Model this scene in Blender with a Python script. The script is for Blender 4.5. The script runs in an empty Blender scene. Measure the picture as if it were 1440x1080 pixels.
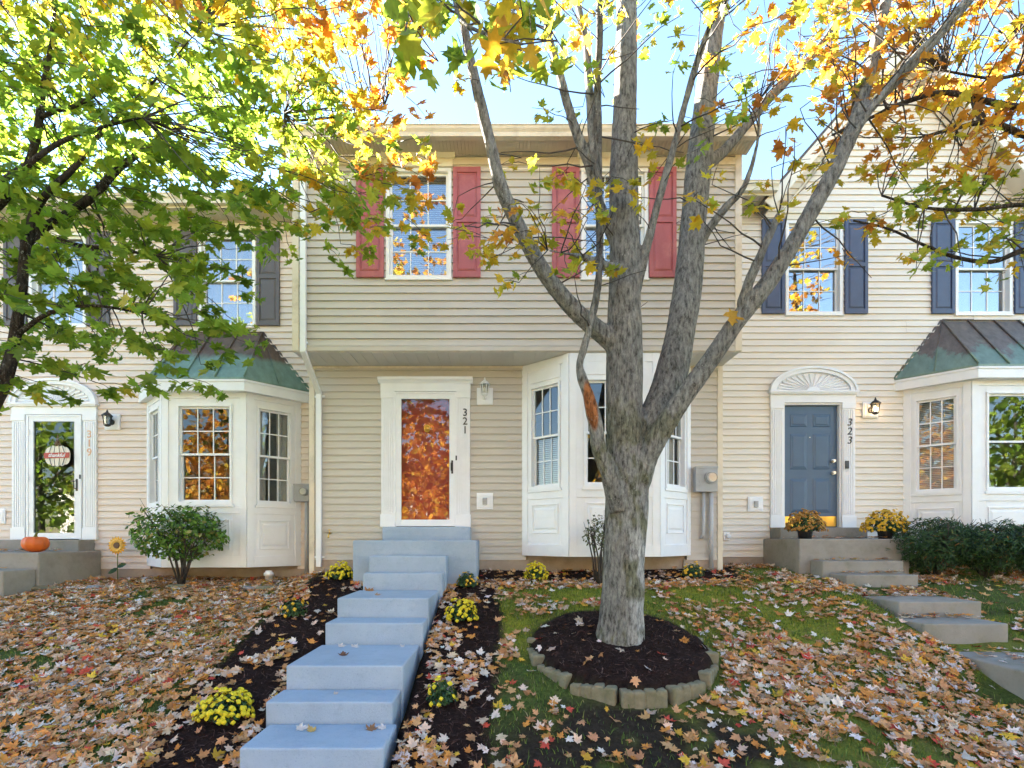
import bpy, bmesh, math, random
import numpy as np
from mathutils import Vector, Matrix, noise as mnoise

random.seed(7)
rng = np.random.default_rng(7)
R = math.radians
scene = bpy.context.scene
COL = scene.collection

# ------------------------------------------------------------------ view geometry
F, VX, VY, EYE = 720.0, 707.0, 757.0, 1.6          # focal length in photo pixels, vanishing point, eye height
def X(px, d): return (px - VX) / F * d
def Z(py, d): return EYE + (VY - py) / F * d
def P(px, py, d): return (X(px, d), d, Z(py, d))

# ------------------------------------------------------------------ mesh builder
class MB:
    def __init__(s):
        s.v, s.f, s.m, s.s = [], [], [], []
        s.world()
    def world(s):
        s.o, s.u, s.n = Vector((0, 0, 0)), Vector((1, 0, 0)), Vector((0, 1, 0)); return s
    def frame(s, o, u=(1, 0, 0), n=(0, -1, 0)):
        s.o, s.u, s.n = Vector(o), Vector(u).normalized(), Vector(n).normalized(); return s
    def pt(s, a, b, c):
        p = s.o + s.u * a + s.n * b; return (p.x, p.y, p.z + c)
    def add(s, vs, fs, mi=0, smooth=False, raw=False):
        k = len(s.v)
        s.v += [tuple(p) if raw else s.pt(*p) for p in vs]
        for f in fs:
            s.f.append(tuple(i + k for i in f)); s.m.append(mi); s.s.append(smooth)
    def box(s, a0, a1, b0, b1, c0, c1, mi=0):
        vs = [(a, b, c) for c in (c0, c1) for b in (b0, b1) for a in (a0, a1)]
        s.add(vs, [(0, 2, 3, 1), (4, 5, 7, 6), (0, 1, 5, 4), (2, 6, 7, 3), (0, 4, 6, 2), (1, 3, 7, 5)], mi)
    def quad(s, p, q, r, t, mi=0): s.add([p, q, r, t], [(0, 1, 2, 3)], mi)
    def prism(s, prof, b0, b1, mi=0):                # outline in (a, c), extruded along b
        n = len(prof)
        vs = [(a, b0, c) for a, c in prof] + [(a, b1, c) for a, c in prof]
        fs = [tuple(range(n)), tuple(range(2 * n - 1, n - 1, -1))] + [(i, (i + 1) % n, n + (i + 1) % n, n + i) for i in range(n)]
        s.add(vs, fs, mi)
    def sweep(s, prof, a0, a1, mi=0):                # outline in (b, c), extruded along a
        n = len(prof)
        vs = [(a0, b, c) for b, c in prof] + [(a1, b, c) for b, c in prof]
        fs = [tuple(range(n)), tuple(range(2 * n - 1, n - 1, -1))] + [(i, (i + 1) % n, n + (i + 1) % n, n + i) for i in range(n)]
        s.add(vs, fs, mi)
    def hull(s, bottom, top, mi=0):                  # two loops of equal length
        n = len(bottom)
        fs = [tuple(range(n)), tuple(range(2 * n - 1, n - 1, -1))] + [(i, (i + 1) % n, n + (i + 1) % n, n + i) for i in range(n)]
        s.add(list(bottom) + list(top), fs, mi)
    def raised(s, a0, a1, c0, c1, b, h, bev, mi=0):  # raised field of a panel
        bt = [(a0, b, c0), (a1, b, c0), (a1, b, c1), (a0, b, c1)]
        tp = [(a0 + bev, b + h, c0 + bev), (a1 - bev, b + h, c0 + bev), (a1 - bev, b + h, c1 - bev), (a0 + bev, b + h, c1 - bev)]
        s.hull(bt, tp, mi)
    def tube(s, path, rad, n=8, mi=0, smooth=True, cap=True):
        path = [Vector(p) for p in path]; k = len(path)
        if not hasattr(rad, '__len__'): rad = [rad] * k
        ref = None; vs = []
        for i in range(k):
            t = (path[min(i + 1, k - 1)] - path[max(i - 1, 0)])
            t = t.normalized() if t.length > 1e-9 else Vector((0, 0, 1))
            if ref is None: ref = t.orthogonal().normalized()
            ref = (ref - t * ref.dot(t))
            ref = ref.normalized() if ref.length > 1e-6 else t.orthogonal().normalized()
            w = t.cross(ref)
            for j in range(n):
                a = 2 * math.pi * j / n
                vs.append(path[i] + (ref * math.cos(a) + w * math.sin(a)) * rad[i])
        fs = [(i * n + j, i * n + (j + 1) % n, (i + 1) * n + (j + 1) % n, (i + 1) * n + j) for i in range(k - 1) for j in range(n)]
        if cap: fs += [tuple(range(n - 1, -1, -1)), tuple(range((k - 1) * n, k * n))]
        s.add(vs, fs, mi, smooth, raw=True)
    def lathe(s, c, prof, n=16, mi=0, smooth=True, sx=1.0, sy=1.0):   # world z axis, profile (r, z)
        vs = []
        for r, z in prof:
            for j in range(n):
                a = 2 * math.pi * j / n
                vs.append((c[0] + r * sx * math.cos(a), c[1] + r * sy * math.sin(a), c[2] + z))
        k = len(prof)
        fs = [(i * n + j, i * n + (j + 1) % n, (i + 1) * n + (j + 1) % n, (i + 1) * n + j) for i in range(k - 1) for j in range(n)]
        fs += [tuple(range(n - 1, -1, -1)), tuple(range((k - 1) * n, k * n))]
        s.add(vs, fs, mi, smooth, raw=True)
    def disc(s, a, b0, b1, c, r, n=20, mi=0, r2=None):     # short cylinder along b
        r2 = r if r2 is None else r2
        lo = [(a + r * math.cos(2 * math.pi * j / n), b0, c + r * math.sin(2 * math.pi * j / n)) for j in range(n)]
        hi = [(a + r2 * math.cos(2 * math.pi * j / n), b1, c + r2 * math.sin(2 * math.pi * j / n)) for j in range(n)]
        s.hull(lo, hi, mi)
    def build(s, name, mats, parent=None, bevel=0.0, recalc=True, seg=2):
        me = bpy.data.meshes.new(name)
        off = root_loc(parent)
        me.from_pydata([(v[0] - off.x, v[1] - off.y, v[2] - off.z) for v in s.v], [], s.f)
        if not isinstance(mats, (list, tuple)): mats = [mats]
        for m in mats: me.materials.append(m)
        me.polygons.foreach_set('material_index', s.m)
        me.polygons.foreach_set('use_smooth', s.s)
        if recalc:
            bm = bmesh.new(); bm.from_mesh(me)
            bmesh.ops.recalc_face_normals(bm, faces=bm.faces); bm.to_mesh(me); bm.free()
        me.update()
        o = bpy.data.objects.new(name, me); COL.objects.link(o)
        if parent: o.parent = parent
        if bevel:
            md = o.modifiers.new('edge', 'BEVEL'); md.width = bevel; md.segments = seg
            md.limit_method = 'ANGLE'; md.angle_limit = R(35)
        return o

def root_loc(o):
    v = Vector((0, 0, 0))
    while o is not None:
        v = v + o.location; o = o.parent
    return v

def tag(o, label=None, cat=None, group=None, kind=None):
    if label: o['label'] = label
    if cat: o['category'] = cat
    if group: o['group'] = group
    if kind: o['kind'] = kind
    return o
def thing(name, loc, label, cat, group=None):
    o = bpy.data.objects.new(name, None); COL.objects.link(o)
    o.location = loc; o.empty_display_size = .2
    return tag(o, label, cat, group)

def np_mesh(name, verts, faces, mat, parent=None, colors=None, smooth=False):
    """verts (N,3), faces (M,3) ; colors per vertex (N,3)"""
    me = bpy.data.meshes.new(name)
    off = root_loc(parent)
    verts = np.asarray(verts, dtype=np.float32) - np.array(off, dtype=np.float32)
    faces = np.asarray(faces, dtype=np.int32); k = faces.shape[1]
    me.vertices.add(len(verts)); me.vertices.foreach_set('co', verts.ravel())
    me.loops.add(faces.size); me.loops.foreach_set('vertex_index', faces.ravel())
    me.polygons.add(len(faces))
    me.polygons.foreach_set('loop_start', np.arange(0, faces.size, k, dtype=np.int32))
    try: me.polygons.foreach_set('loop_total', np.full(len(faces), k, dtype=np.int32))
    except Exception: pass
    if smooth: me.polygons.foreach_set('use_smooth', np.ones(len(faces), dtype=bool))
    me.update(calc_edges=True)
    if colors is not None:
        at = me.color_attributes.new('tint', 'FLOAT_COLOR', 'POINT')
        c = np.ones((len(verts), 4), dtype=np.float32); c[:, :3] = colors
        at.data.foreach_set('color', c.ravel())
    me.materials.append(mat)
    o = bpy.data.objects.new(name, me); COL.objects.link(o)
    if parent: o.parent = parent
    return o

# ------------------------------------------------------------------ lattice noise for masks
def vnoise(x, y, scale, seed=0):
    x = np.asarray(x, float) / scale + 1000; y = np.asarray(y, float) / scale + 1000
    xi, yi = np.floor(x).astype(np.int64), np.floor(y).astype(np.int64)
    fx, fy = x - xi, y - yi
    fx = fx * fx * (3 - 2 * fx); fy = fy * fy * (3 - 2 * fy)
    def h(i, j):
        n = (i * 374761393 + j * 668265263 + seed * 982451653) & 0x7fffffff
        n = ((n ^ (n >> 13)) * 1274126177) & 0x7fffffff
        return ((n ^ (n >> 16)) & 0xffff) / 65535.0
    return (h(xi, yi) * (1 - fx) + h(xi + 1, yi) * fx) * (1 - fy) + (h(xi, yi + 1) * (1 - fx) + h(xi + 1, yi + 1) * fx) * fy
def sstep(a, b, x):
    t = np.clip((np.asarray(x, float) - a) / (b - a), 0, 1); return t * t * (3 - 2 * t)

# ------------------------------------------------------------------ materials
def newmat(name):
    m = bpy.data.materials.new(name); m.use_nodes = True
    nt = m.node_tree; nt.nodes.clear()
    out = nt.nodes.new('ShaderNodeOutputMaterial')
    return m, nt, out
def N(nt, typ, **kw):
    n = nt.nodes.new(typ)
    for k, v in kw.items(): setattr(n, k, v)
    return n
def L(nt, a, b): nt.links.new(a, b)
def noise_tex(nt, scale, detail=4, rough=.6, stretch=None):
    tc = N(nt, 'ShaderNodeTexCoord')
    src = tc.outputs['Object']
    if stretch:
        mp = N(nt, 'ShaderNodeMapping'); mp.inputs['Scale'].default_value = stretch
        L(nt, src, mp.inputs['Vector']); src = mp.outputs['Vector']
    t = N(nt, 'ShaderNodeTexNoise'); t.inputs['Scale'].default_value = scale
    t.inputs['Detail'].default_value = detail; t.inputs['Roughness'].default_value = rough
    L(nt, src, t.inputs['Vector']); return t
def ramp(nt, fac, stops):
    r = N(nt, 'ShaderNodeValToRGB'); e = r.color_ramp.elements
    while len(e) > len(stops): e.remove(e[-1])
    while len(e) < len(stops): e.new(.5)
    for i, (p, c) in enumerate(stops):
        e[i].position = p; e[i].color = (*c, 1) if len(c) == 3 else c
    L(nt, fac, r.inputs['Fac']); return r
def mixc(nt, fac, a, b, mode='MIX'):
    m = N(nt, 'ShaderNodeMix', data_type='RGBA', blend_type=mode)
    for sock, v in ((m.inputs[0], fac), (m.inputs[6], a), (m.inputs[7], b)):
        if isinstance(v, (int, float)): sock.default_value = v
        elif isinstance(v, tuple): sock.default_value = (*v, 1)
        else: L(nt, v, sock)
    return m.outputs[2]
def solid(name, c, rough=.5, var=.12, vscale=3, bump=0, bscale=60, metal=0, spec=.5, stretch=None, dirt=None, dscale=1.5, bstretch=None):
    m, nt, out = newmat(name)
    b = N(nt, 'ShaderNodeBsdfPrincipled'); L(nt, b.outputs[0], out.inputs[0])
    t = noise_tex(nt, vscale, 6, .65, stretch)
    lo = tuple(max(0, x * (1 - var)) for x in c); hi = tuple(min(1, x * (1 + var)) for x in c)
    col = ramp(nt, t.outputs['Fac'], [(.3, lo), (.7, hi)]).outputs['Color']
    if dirt:
        t2 = noise_tex(nt, dscale, 8, .7)
        f = ramp(nt, t2.outputs['Fac'], [(.5, (0, 0, 0)), (.75, (1, 1, 1))]).outputs['Color']
        col = mixc(nt, f, col, dirt)
    L(nt, col, b.inputs['Base Color'])
    b.inputs['Roughness'].default_value = rough; b.inputs['Metallic'].default_value = metal
    b.inputs['Specular IOR Level'].default_value = spec
    if bump:
        t3 = noise_tex(nt, bscale, 8, .7, bstretch)
        bp = N(nt, 'ShaderNodeBump'); bp.inputs['Strength'].default_value = bump; bp.inputs['Distance'].default_value = .01
        L(nt, t3.outputs['Fac'], bp.inputs['Height']); L(nt, bp.outputs[0], b.inputs['Normal'])
    return m

M = {}
def siding_mat(name, c, dirt):
    return solid(name, c, rough=.45, var=.05, vscale=2.2, bump=.12, bscale=9, spec=.35, stretch=(.35, 1, 6), dirt=dirt, dscale=1.1, bstretch=(.4, 1, 2.5))
M['siding_c'] = siding_mat('vinyl_siding_khaki', (.52, .483, .425), (.48, .44, .38))
M['siding_l'] = siding_mat('vinyl_siding_blush', (.70, .60, .515), (.65, .54, .455))
M['siding_r'] = siding_mat('vinyl_siding_cream', (.735, .68, .595), (.695, .63, .54))
M['white'] = solid('white_paint', (.785, .80, .83), .42, .03, 5, bump=.05, bscale=25, dirt=(.73, .745, .765), dscale=2)
M['trim'] = solid('white_vinyl', (.80, .795, .77), .35, .03, 4)
M['soffit'] = solid('vented_soffit', (.66, .635, .59), .55, .04, 4)
M['soffit_tan'] = solid('tan_soffit', (.62, .55, .45), .55, .05, 4)
M['fascia'] = solid('tan_fascia_metal', (.66, .585, .46), .45, .06, 3, dirt=(.40, .33, .24), dscale=2.5)
M['red'] = solid('faded_red_shutter', (.37, .095, .10), .55, .12, 5, bump=.15, bscale=30, stretch=(1, 1, .25), dirt=(.46, .16, .15), dscale=3)
M['navy'] = solid('navy_shutter', (.055, .075, .135), .5, .12, 5, bump=.15, bscale=30)
M['grey_shut'] = solid('weathered_grey_shutter', (.105, .095, .10), .55, .12, 5, bump=.15, bscale=30)
M['door_red'] = solid('red_door_paint', (.50, .045, .03), .35, .06, 4)
M['door_blue'] = solid('blue_door_paint', (.055, .105, .185), .4, .05, 4, bump=.05, bscale=20)
M['brass'] = solid('brass', (.80, .52, .12), .28, .08, 6, metal=1)
M['steel'] = solid('satin_nickel', (.6, .58, .55), .3, .05, 6, metal=1)
M['black'] = solid('black_metal', (.02, .02, .022), .45, .2, 10)
M['dark'] = solid('dark_plastic', (.05, .05, .055), .5, .1, 10)
M['grey_metal'] = solid('grey_utility_paint', (.36, .37, .38), .5, .06, 8, dirt=(.30, .29, .27), dscale=6)
M['pipe_grey'] = solid('grey_conduit', (.42, .43, .45), .5, .05, 8)
M['blue_conc'] = None
M['conc'] = solid('weathered_concrete', (.30, .275, .24), .9, .16, 6, bump=.55, bscale=60, spec=.2, dirt=(.16, .155, .11), dscale=3)
M['paver'] = solid('mossy_paver', (.215, .19, .125), .9, .22, 14, bump=.7, bscale=45, spec=.2, dirt=(.13, .13, .065), dscale=5)
M['rock'] = solid('grey_rock', (.26, .25, .25), .9, .25, 8, bump=.6, bscale=25, spec=.2)
M['shingle'] = solid('asphalt_shingle', (.11, .095, .085), .9, .3, 30, bump=.5, bscale=80)
M['foundation'] = solid('foundation_block', (.40, .32, .25), .9, .12, 5, bump=.5, bscale=45, dirt=(.30, .235, .17), dscale=4)
M['plain'] = solid('interior_plaster', (.40, .36, .31), .9, .05, 3)
M['blind'] = solid('white_blind', (.72, .72, .70), .6, .03, 4)
M['curtain'] = solid('cream_curtain', (.62, .58, .52), .8, .08, 8)
M['asphalt'] = solid('asphalt_road', (.15, .145, .14), .9, .25, 20, bump=.4, bscale=120)
M['pumpkin'] = solid('pumpkin_skin', (.62, .12, .012), .45, .1, 8)
M['stem'] = solid('pumpkin_stem', (.10, .13, .03), .8, .15, 12)
M['cream'] = solid('cream_painted_wood', (.70, .66, .56), .6, .05, 6)
M['sign_red'] = solid('red_sign_band', (.42, .07, .05), .6, .06, 6)
M['wood'] = solid('dark_wood', (.14, .08, .04), .7, .2, 12)
M['petal'] = solid('sunflower_petal', (.72, .36, .02), .6, .25, 12)
M['petal_y'] = solid('sunflower_petal_gold', (.78, .47, .09), .6, .2, 12)
M['flower'] = solid('mum_yellow_petals', (.62, .50, .012), .7, .18, 40)
M['gold'] = solid('mum_gold_petals', (.62, .37, .02), .7, .22, 40)
M['rustmum'] = solid('mum_rust_petals', (.34, .17, .03), .7, .3, 40)
M['pvc'] = solid('white_pvc', (.8, .8, .78), .4, .03, 6)
M['number_peach'] = solid('peach_number_paint', (.66, .40, .26), .5, .05, 10)
M['ivory'] = solid('ivory_paint', (.74, .69, .56), .5, .04, 8)

def glass_mat(name, refl, tint=(1, 1, 1), rough=.01, wave=.02):
    m, nt, out = newmat(name)
    tr = N(nt, 'ShaderNodeBsdfTransparent'); tr.inputs[0].default_value = (.86 * tint[0], .88 * tint[1], .88 * tint[2], 1)
    gl = N(nt, 'ShaderNodeBsdfGlossy'); gl.inputs['Roughness'].default_value = rough
    t = noise_tex(nt, 2.2, 1, .3)
    bp = N(nt, 'ShaderNodeBump'); bp.inputs['Strength'].default_value = wave; bp.inputs['Distance'].default_value = .02
    L(nt, t.outputs['Fac'], bp.inputs['Height']); L(nt, bp.outputs[0], gl.inputs['Normal'])
    mx = N(nt, 'ShaderNodeMixShader'); mx.inputs[0].default_value = refl
    L(nt, tr.outputs[0], mx.inputs[1]); L(nt, gl.outputs[0], mx.inputs[2]); L(nt, mx.outputs[0], out.inputs[0])
    return m
M['glass'] = glass_mat('coated_window_glass', .28)
M['bay_glass'] = glass_mat('bay_window_glass', .055)
M['storm_glass'] = glass_mat('storm_door_glass', .055)
M['lamp_glass'] = glass_mat('lamp_glass', .15, (.9, .9, .88), .08)
def glow(name, c, e):
    m, nt, out = newmat(name)
    em = N(nt, 'ShaderNodeEmission'); em.inputs[0].default_value = (*c, 1); em.inputs[1].default_value = e
    L(nt, em.outputs[0], out.inputs[0]); return m
M['bulb'] = glow('lit_bulb', (1, .62, .28), 6)

def leaf_mat(name, trans=.45, rough=.5, spec=.3, varn=.25):
    m, nt, out = newmat(name)
    at = N(nt, 'ShaderNodeAttribute', attribute_name='tint')
    t = noise_tex(nt, 30, 3, .6)
    f = ramp(nt, t.outputs['Fac'], [(.25, (1 - varn,) * 3), (.75, (1 + varn * .4,) * 3)]).outputs['Color']
    col = mixc(nt, 1.0, at.outputs['Color'], f, 'MULTIPLY')
    b = N(nt, 'ShaderNodeBsdfPrincipled'); b.inputs['Roughness'].default_value = rough
    b.inputs['Specular IOR Level'].default_value = spec
    L(nt, col, b.inputs['Base Color'])
    tl = N(nt, 'ShaderNodeBsdfTranslucent')
    L(nt, col, tl.inputs[0])
    mx = N(nt, 'ShaderNodeMixShader'); mx.inputs[0].default_value = trans
    L(nt, b.outputs[0], mx.inputs[1]); L(nt, tl.outputs[0], mx.inputs[2]); L(nt, mx.outputs[0], out.inputs[0])
    return m
M['leaf'] = leaf_mat('maple_leaf', .58)
M['fallen'] = leaf_mat('fallen_leaf', .12, .7, .2, .3)
M['foliage'] = leaf_mat('shrub_leaf', .3, .45, .35)
M['grass'] = leaf_mat('grass_blade', .35, .6, .2)
M['chips'] = leaf_mat('mulch_shred', .0, .85, .15, .4)

def copper_mat(name, metal_c, patina_c, z_edge, band):
    """brown oxidised copper, green patina with a ragged upper limit"""
    m, nt, out = newmat(name)
    b = N(nt, 'ShaderNodeBsdfPrincipled'); L(nt, b.outputs[0], out.inputs[0])
    g = N(nt, 'ShaderNodeNewGeometry'); sp = N(nt, 'ShaderNodeSeparateXYZ'); L(nt, g.outputs['Position'], sp.inputs[0])
    t = noise_tex(nt, 2.6, 8, .7, (1, 1, .5))
    a = N(nt, 'ShaderNodeMath', operation='MULTIPLY_ADD'); L(nt, t.outputs['Fac'], a.inputs[0]); a.inputs[1].default_value = band; L(nt, sp.outputs['Z'], a.inputs[2])
    mr = N(nt, 'ShaderNodeMapRange'); L(nt, a.outputs[0], mr.inputs['Value'])
    mr.inputs['From Min'].default_value = z_edge + band * .5 + .06; mr.inputs['From Max'].default_value = z_edge + band * .5 - .06
    t2 = noise_tex(nt, 9, 8, .7, (1, 1, .3))
    pc = ramp(nt, t2.outputs['Fac'], [(.3, tuple(x * .6 for x in patina_c)), (.7, patina_c)]).outputs['Color']
    mc = ramp(nt, t2.outputs['Fac'], [(.3, tuple(x * .6 for x in metal_c)), (.7, tuple(x * 1.4 for x in metal_c))]).outputs['Color']
    L(nt, mixc(nt, mr.outputs['Result'], mc, pc), b.inputs['Base Color'])
    b.inputs['Roughness'].default_value = .5; b.inputs['Metallic'].default_value = .25
    return m
M['copper_l'] = copper_mat('patina_copper_half', (.125, .09, .068), (.20, .325, .27), 4.50, .35)
M['copper_r'] = copper_mat('patina_copper_streaked', (.145, .12, .10), (.20, .29, .23), 4.55, 1.6)

def bark_mat():
    m, nt, out = newmat('maple_bark')
    b = N(nt, 'ShaderNodeBsdfPrincipled'); L(nt, b.outputs[0], out.inputs[0])
    at = N(nt, 'ShaderNodeAttribute', attribute_name='tint')
    t = noise_tex(nt, 34, 9, .75, (1, 1, .30))
    f = ramp(nt, t.outputs['Fac'], [(.36, (.22, .21, .20)), (.5, (.9, .9, .9)), (.66, (1.55, 1.55, 1.5))]).outputs['Color']
    col = mixc(nt, 1.0, at.outputs['Color'], f, 'MULTIPLY')
    t2 = noise_tex(nt, 60, 6, .75, (1, 1, .6))
    lf = ramp(nt, t2.outputs['Fac'], [(.56, (0, 0, 0)), (.64, (1, 1, 1))]).outputs['Color']
    t4 = noise_tex(nt, 3.2, 4, .6)
    lf2 = ramp(nt, t4.outputs['Fac'], [(.42, (0, 0, 0)), (.62, (.8, .8, .8))]).outputs['Color']
    fac = mixc(nt, 1.0, lf, lf2, 'MULTIPLY')
    col = mixc(nt, fac, col, (.50, .50, .44))
    L(nt, col, b.inputs['Base Color']); b.inputs['Roughness'].default_value = .9; b.inputs['Specular IOR Level'].default_value = .15
    t3 = noise_tex(nt, 40, 10, .78, (1, 1, .28))
    bp = N(nt, 'ShaderNodeBump'); bp.inputs['Strength'].default_value = 1.0; bp.inputs['Distance'].default_value = .05
    L(nt, t3.outputs['Fac'], bp.inputs['Height']); L(nt, bp.outputs[0], b.inputs['Normal'])
    return m
M['bark'] = bark_mat()
M['twig'] = solid('dark_twig_bark', (.055, .045, .038), .9, .3, 20, bump=.4, bscale=40)

def ground_mat():
    m, nt, out = newmat('yard_ground')
    b = N(nt, 'ShaderNodeBsdfPrincipled'); L(nt, b.outputs[0], out.inputs[0])
    at = N(nt, 'ShaderNodeAttribute', attribute_name='tint'); sp = N(nt, 'ShaderNodeSeparateColor'); L(nt, at.outputs['Color'], sp.inputs[0])
    t = noise_tex(nt, 1.3, 8, .7); t2 = noise_tex(nt, 28, 8, .75)
    turf = ramp(nt, t2.outputs['Fac'], [(.3, (.040, .050, .018)), (.55, (.10, .14, .032)), (.75, (.19, .19, .07))]).outputs['Color']
    moss = ramp(nt, t2.outputs['Fac'], [(.3, (.17, .20, .024)), (.7, (.37, .37, .055))]).outputs['Color']
    t5 = noise_tex(nt, 4.5, 8, .75); bf = ramp(nt, t5.outputs['Fac'], [(.48, (0, 0, 0)), (.66, (.75, .75, .75))]).outputs['Color']
    moss = mixc(nt, bf, moss, (.15, .115, .05)); turf = mixc(nt, bf, turf, (.10, .08, .04))
    dirt = ramp(nt, t2.outputs['Fac'], [(.3, (.016, .012, .009)), (.7, (.060, .047, .036))]).outputs['Color']
    mul = ramp(nt, t2.outputs['Fac'], [(.3, (.010, .006, .005)), (.7, (.046, .026, .022))]).outputs['Color']
    col = mixc(nt, sp.outputs[1], turf, moss)
    col = mixc(nt, sp.outputs[2], col, dirt)
    col = mixc(nt, sp.outputs[0], col, mul)
    L(nt, col, b.inputs['Base Color']); b.inputs['Roughness'].default_value = .95; b.inputs['Specular IOR Level'].default_value = .1
    t3 = noise_tex(nt, 45, 8, .8)
    bp = N(nt, 'ShaderNodeBump'); bp.inputs['Strength'].default_value = .9; bp.inputs['Distance'].default_value = .03
    L(nt, t3.outputs['Fac'], bp.inputs['Height']); L(nt, bp.outputs[0], b.inputs['Normal'])
    return m
M['ground'] = ground_mat()

def painted_concrete():
    m, nt, out = newmat('blue_painted_concrete')
    b = N(nt, 'ShaderNodeBsdfPrincipled'); L(nt, b.outputs[0], out.inputs[0])
    big = noise_tex(nt, 1.6, 6, .65); mid = noise_tex(nt, 9, 8, .7); fine = noise_tex(nt, 85, 4, .7)
    col = ramp(nt, big.outputs['Fac'], [(.3, (.295, .37, .46)), (.7, (.39, .465, .555))]).outputs['Color']
    f = ramp(nt, mid.outputs['Fac'], [(.52, (0, 0, 0)), (.72, (.55, .55, .55))]).outputs['Color']; col = mixc(nt, f, col, (.255, .32, .40))
    f = ramp(nt, fine.outputs['Fac'], [(.60, (0, 0, 0)), (.70, (.6, .6, .6))]).outputs['Color']; col = mixc(nt, f, col, (.17, .215, .28))
    f = ramp(nt, fine.outputs['Fac'], [(.28, (.5, .5, .5)), (.38, (0, 0, 0))]).outputs['Color']; col = mixc(nt, f, col, (.44, .50, .57))
    L(nt, col, b.inputs['Base Color']); b.inputs['Roughness'].default_value = .7; b.inputs['Specular IOR Level'].default_value = .25
    h = noise_tex(nt, 60, 8, .75); bp = N(nt, 'ShaderNodeBump'); bp.inputs['Strength'].default_value = .7; bp.inputs['Distance'].default_value = .008
    L(nt, h.outputs['Fac'], bp.inputs['Height']); L(nt, bp.outputs[0], b.inputs['Normal']); return m
M['blue_conc'] = painted_concrete()
# ================================================================== HOUSES
def siding(mb, a0, a1, c0, c1, openings=(), sp=.107, lap=.023, mi=0, clip=None, seams=True):
    """lap siding in the builder's frame: one sloped course per row, cut round openings (a0,a1,c0,c1)"""
    k = 0; ca = c0
    while ca < c1 - 1e-4:
        cb = min(ca + sp, c1)
        cuts = sorted({ca, cb} | {e for o in openings for e in (o[2], o[3]) if ca < e < cb})
        for p, q in zip(cuts[:-1], cuts[1:]):
            mid = (p + q) / 2
            iv = [(a0, a1)]
            for o in openings:
                if o[2] <= mid <= o[3]:
                    nv = []
                    for x0, x1 in iv:
                        if o[1] <= x0 or o[0] >= x1: nv.append((x0, x1)); continue
                        if o[0] > x0: nv.append((x0, o[0]))
                        if o[1] < x1: nv.append((o[1], x1))
                    iv = nv
            bp, bq = lap * (1 - (p - ca) / sp), lap * (1 - (q - ca) / sp)
            for x0, x1 in iv:
                segs = [(x0, x1, 0.0)]
                if seams and x1 - x0 > 2.2:
                    xm = x0 + (x1 - x0) * random.Random(int(ca * 50) // 10 * 7 + int(x0 * 10)).uniform(.2, .8)
                    segs = [(x0, xm, 0.0), (xm, x1, .0035)]
                for y0, y1, e in segs:
                    l0, r0, l1, r1 = y0, y1, y0, y1
                    if clip:
                        (cl0, cr0), (cl1, cr1) = clip(p), clip(q)
                        l0, r0, l1, r1 = max(y0, cl0), min(y1, cr0), max(y0, cl1), min(y1, cr1)
                        if r0 <= l0: continue
                        r1 = max(r1, l1)
                    mb.quad((l0, bp + e, p), (r0, bp + e, p), (r1, bq + e, q), (l1, bq + e, q), mi)
                    if p == ca: mb.quad((l0, -.004, p), (r0, -.004, p), (r0, bp + e, p), (l0, bp + e, p), mi)
        ca = cb; k += 1

def window(parent, fr, a0, a1, c0, c1, name='window', blind=None, grid=(3, 2), frame_mat='trim', casing=.05, lower_grid=True, raise_=.028):
    """double-hung window: casing, two sashes, muntins; panes and blind are its own children"""
    mb = MB().frame(*fr); w = casing
    mb.box(a0, a1, -.10, raise_, c0, c0 + w); mb.box(a0, a1, -.10, raise_, c1 - w, c1)
    mb.box(a0, a0 + w, -.10, raise_ - .002, c0 + w, c1 - w); mb.box(a1 - w, a1, -.10, raise_ - .002, c0 + w, c1 - w)
    mb.box(a0 - .012, a1 + .012, .0, raise_ + .014, c0 - .022, c0 - .001)
    panes = MB().frame(*fr)
    i0, i1 = a0 + w, a1 - w; zm = (c0 + c1) / 2
    for (s0, s1, b, gr) in ((zm - .018, c1 - w, -.022, True), (c0 + w, zm + .018, -.058, lower_grid)):
        t = .032
        mb.box(i0, i1, b - .03, b, s0, s0 + t); mb.box(i0, i1, b - .03, b, s1 - t, s1)
        mb.box(i0, i0 + t, b - .03, b - .001, s0 + t, s1 - t); mb.box(i1 - t, i1, b - .03, b - .001, s0 + t, s1 - t)
        g0, g1, h0, h1 = i0 + t, i1 - t, s0 + t, s1 - t
        panes.box(g0, g1, b - .019, b - .013, h0, h1)
        if gr:
            nx, nz = grid
            for k in range(1, nx):
                x = g0 + (g1 - g0) * k / nx; mb.box(x - .008, x + .008, b - .0125, b - .004, h0, h1)
            for k in range(1, nz):
                z = h0 + (h1 - h0) * k / nz; mb.box(g0, g1, b - .0122, b - .0045, z - .008, z + .008)
    return mb, panes, (i0, i1, c0 + w, c1 - w)

def blinds(fr, i0, i1, c0, c1, b=-.13, drop=1.0, pitch=.03):
    mb = MB().frame(*fr); z = c1; lo = c1 - (c1 - c0) * drop
    while z > lo:
        mb.quad((i0, b - .010, z), (i1, b - .010, z), (i1, b + .008, z - pitch * .82), (i0, b + .008, z - pitch * .82)); z -= pitch
    return mb
def curtain(fr, i0, i1, c0, c1, b=-.16):
    mb = MB().frame(*fr); n = max(8, int((i1 - i0) / .02))
    vs = []; fs = []
    for j in range(n + 1):
        a = i0 + (i1 - i0) * j / n; o = b + .018 * math.sin(a * 70) + .008 * math.sin(a * 37)
        vs += [(a, o, c0), (a, o, c1)]
    for j in range(n): fs.append((2 * j, 2 * j + 2, 2 * j + 3, 2 * j + 1))
    mb.add(vs, fs, 0, True); return mb

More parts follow.
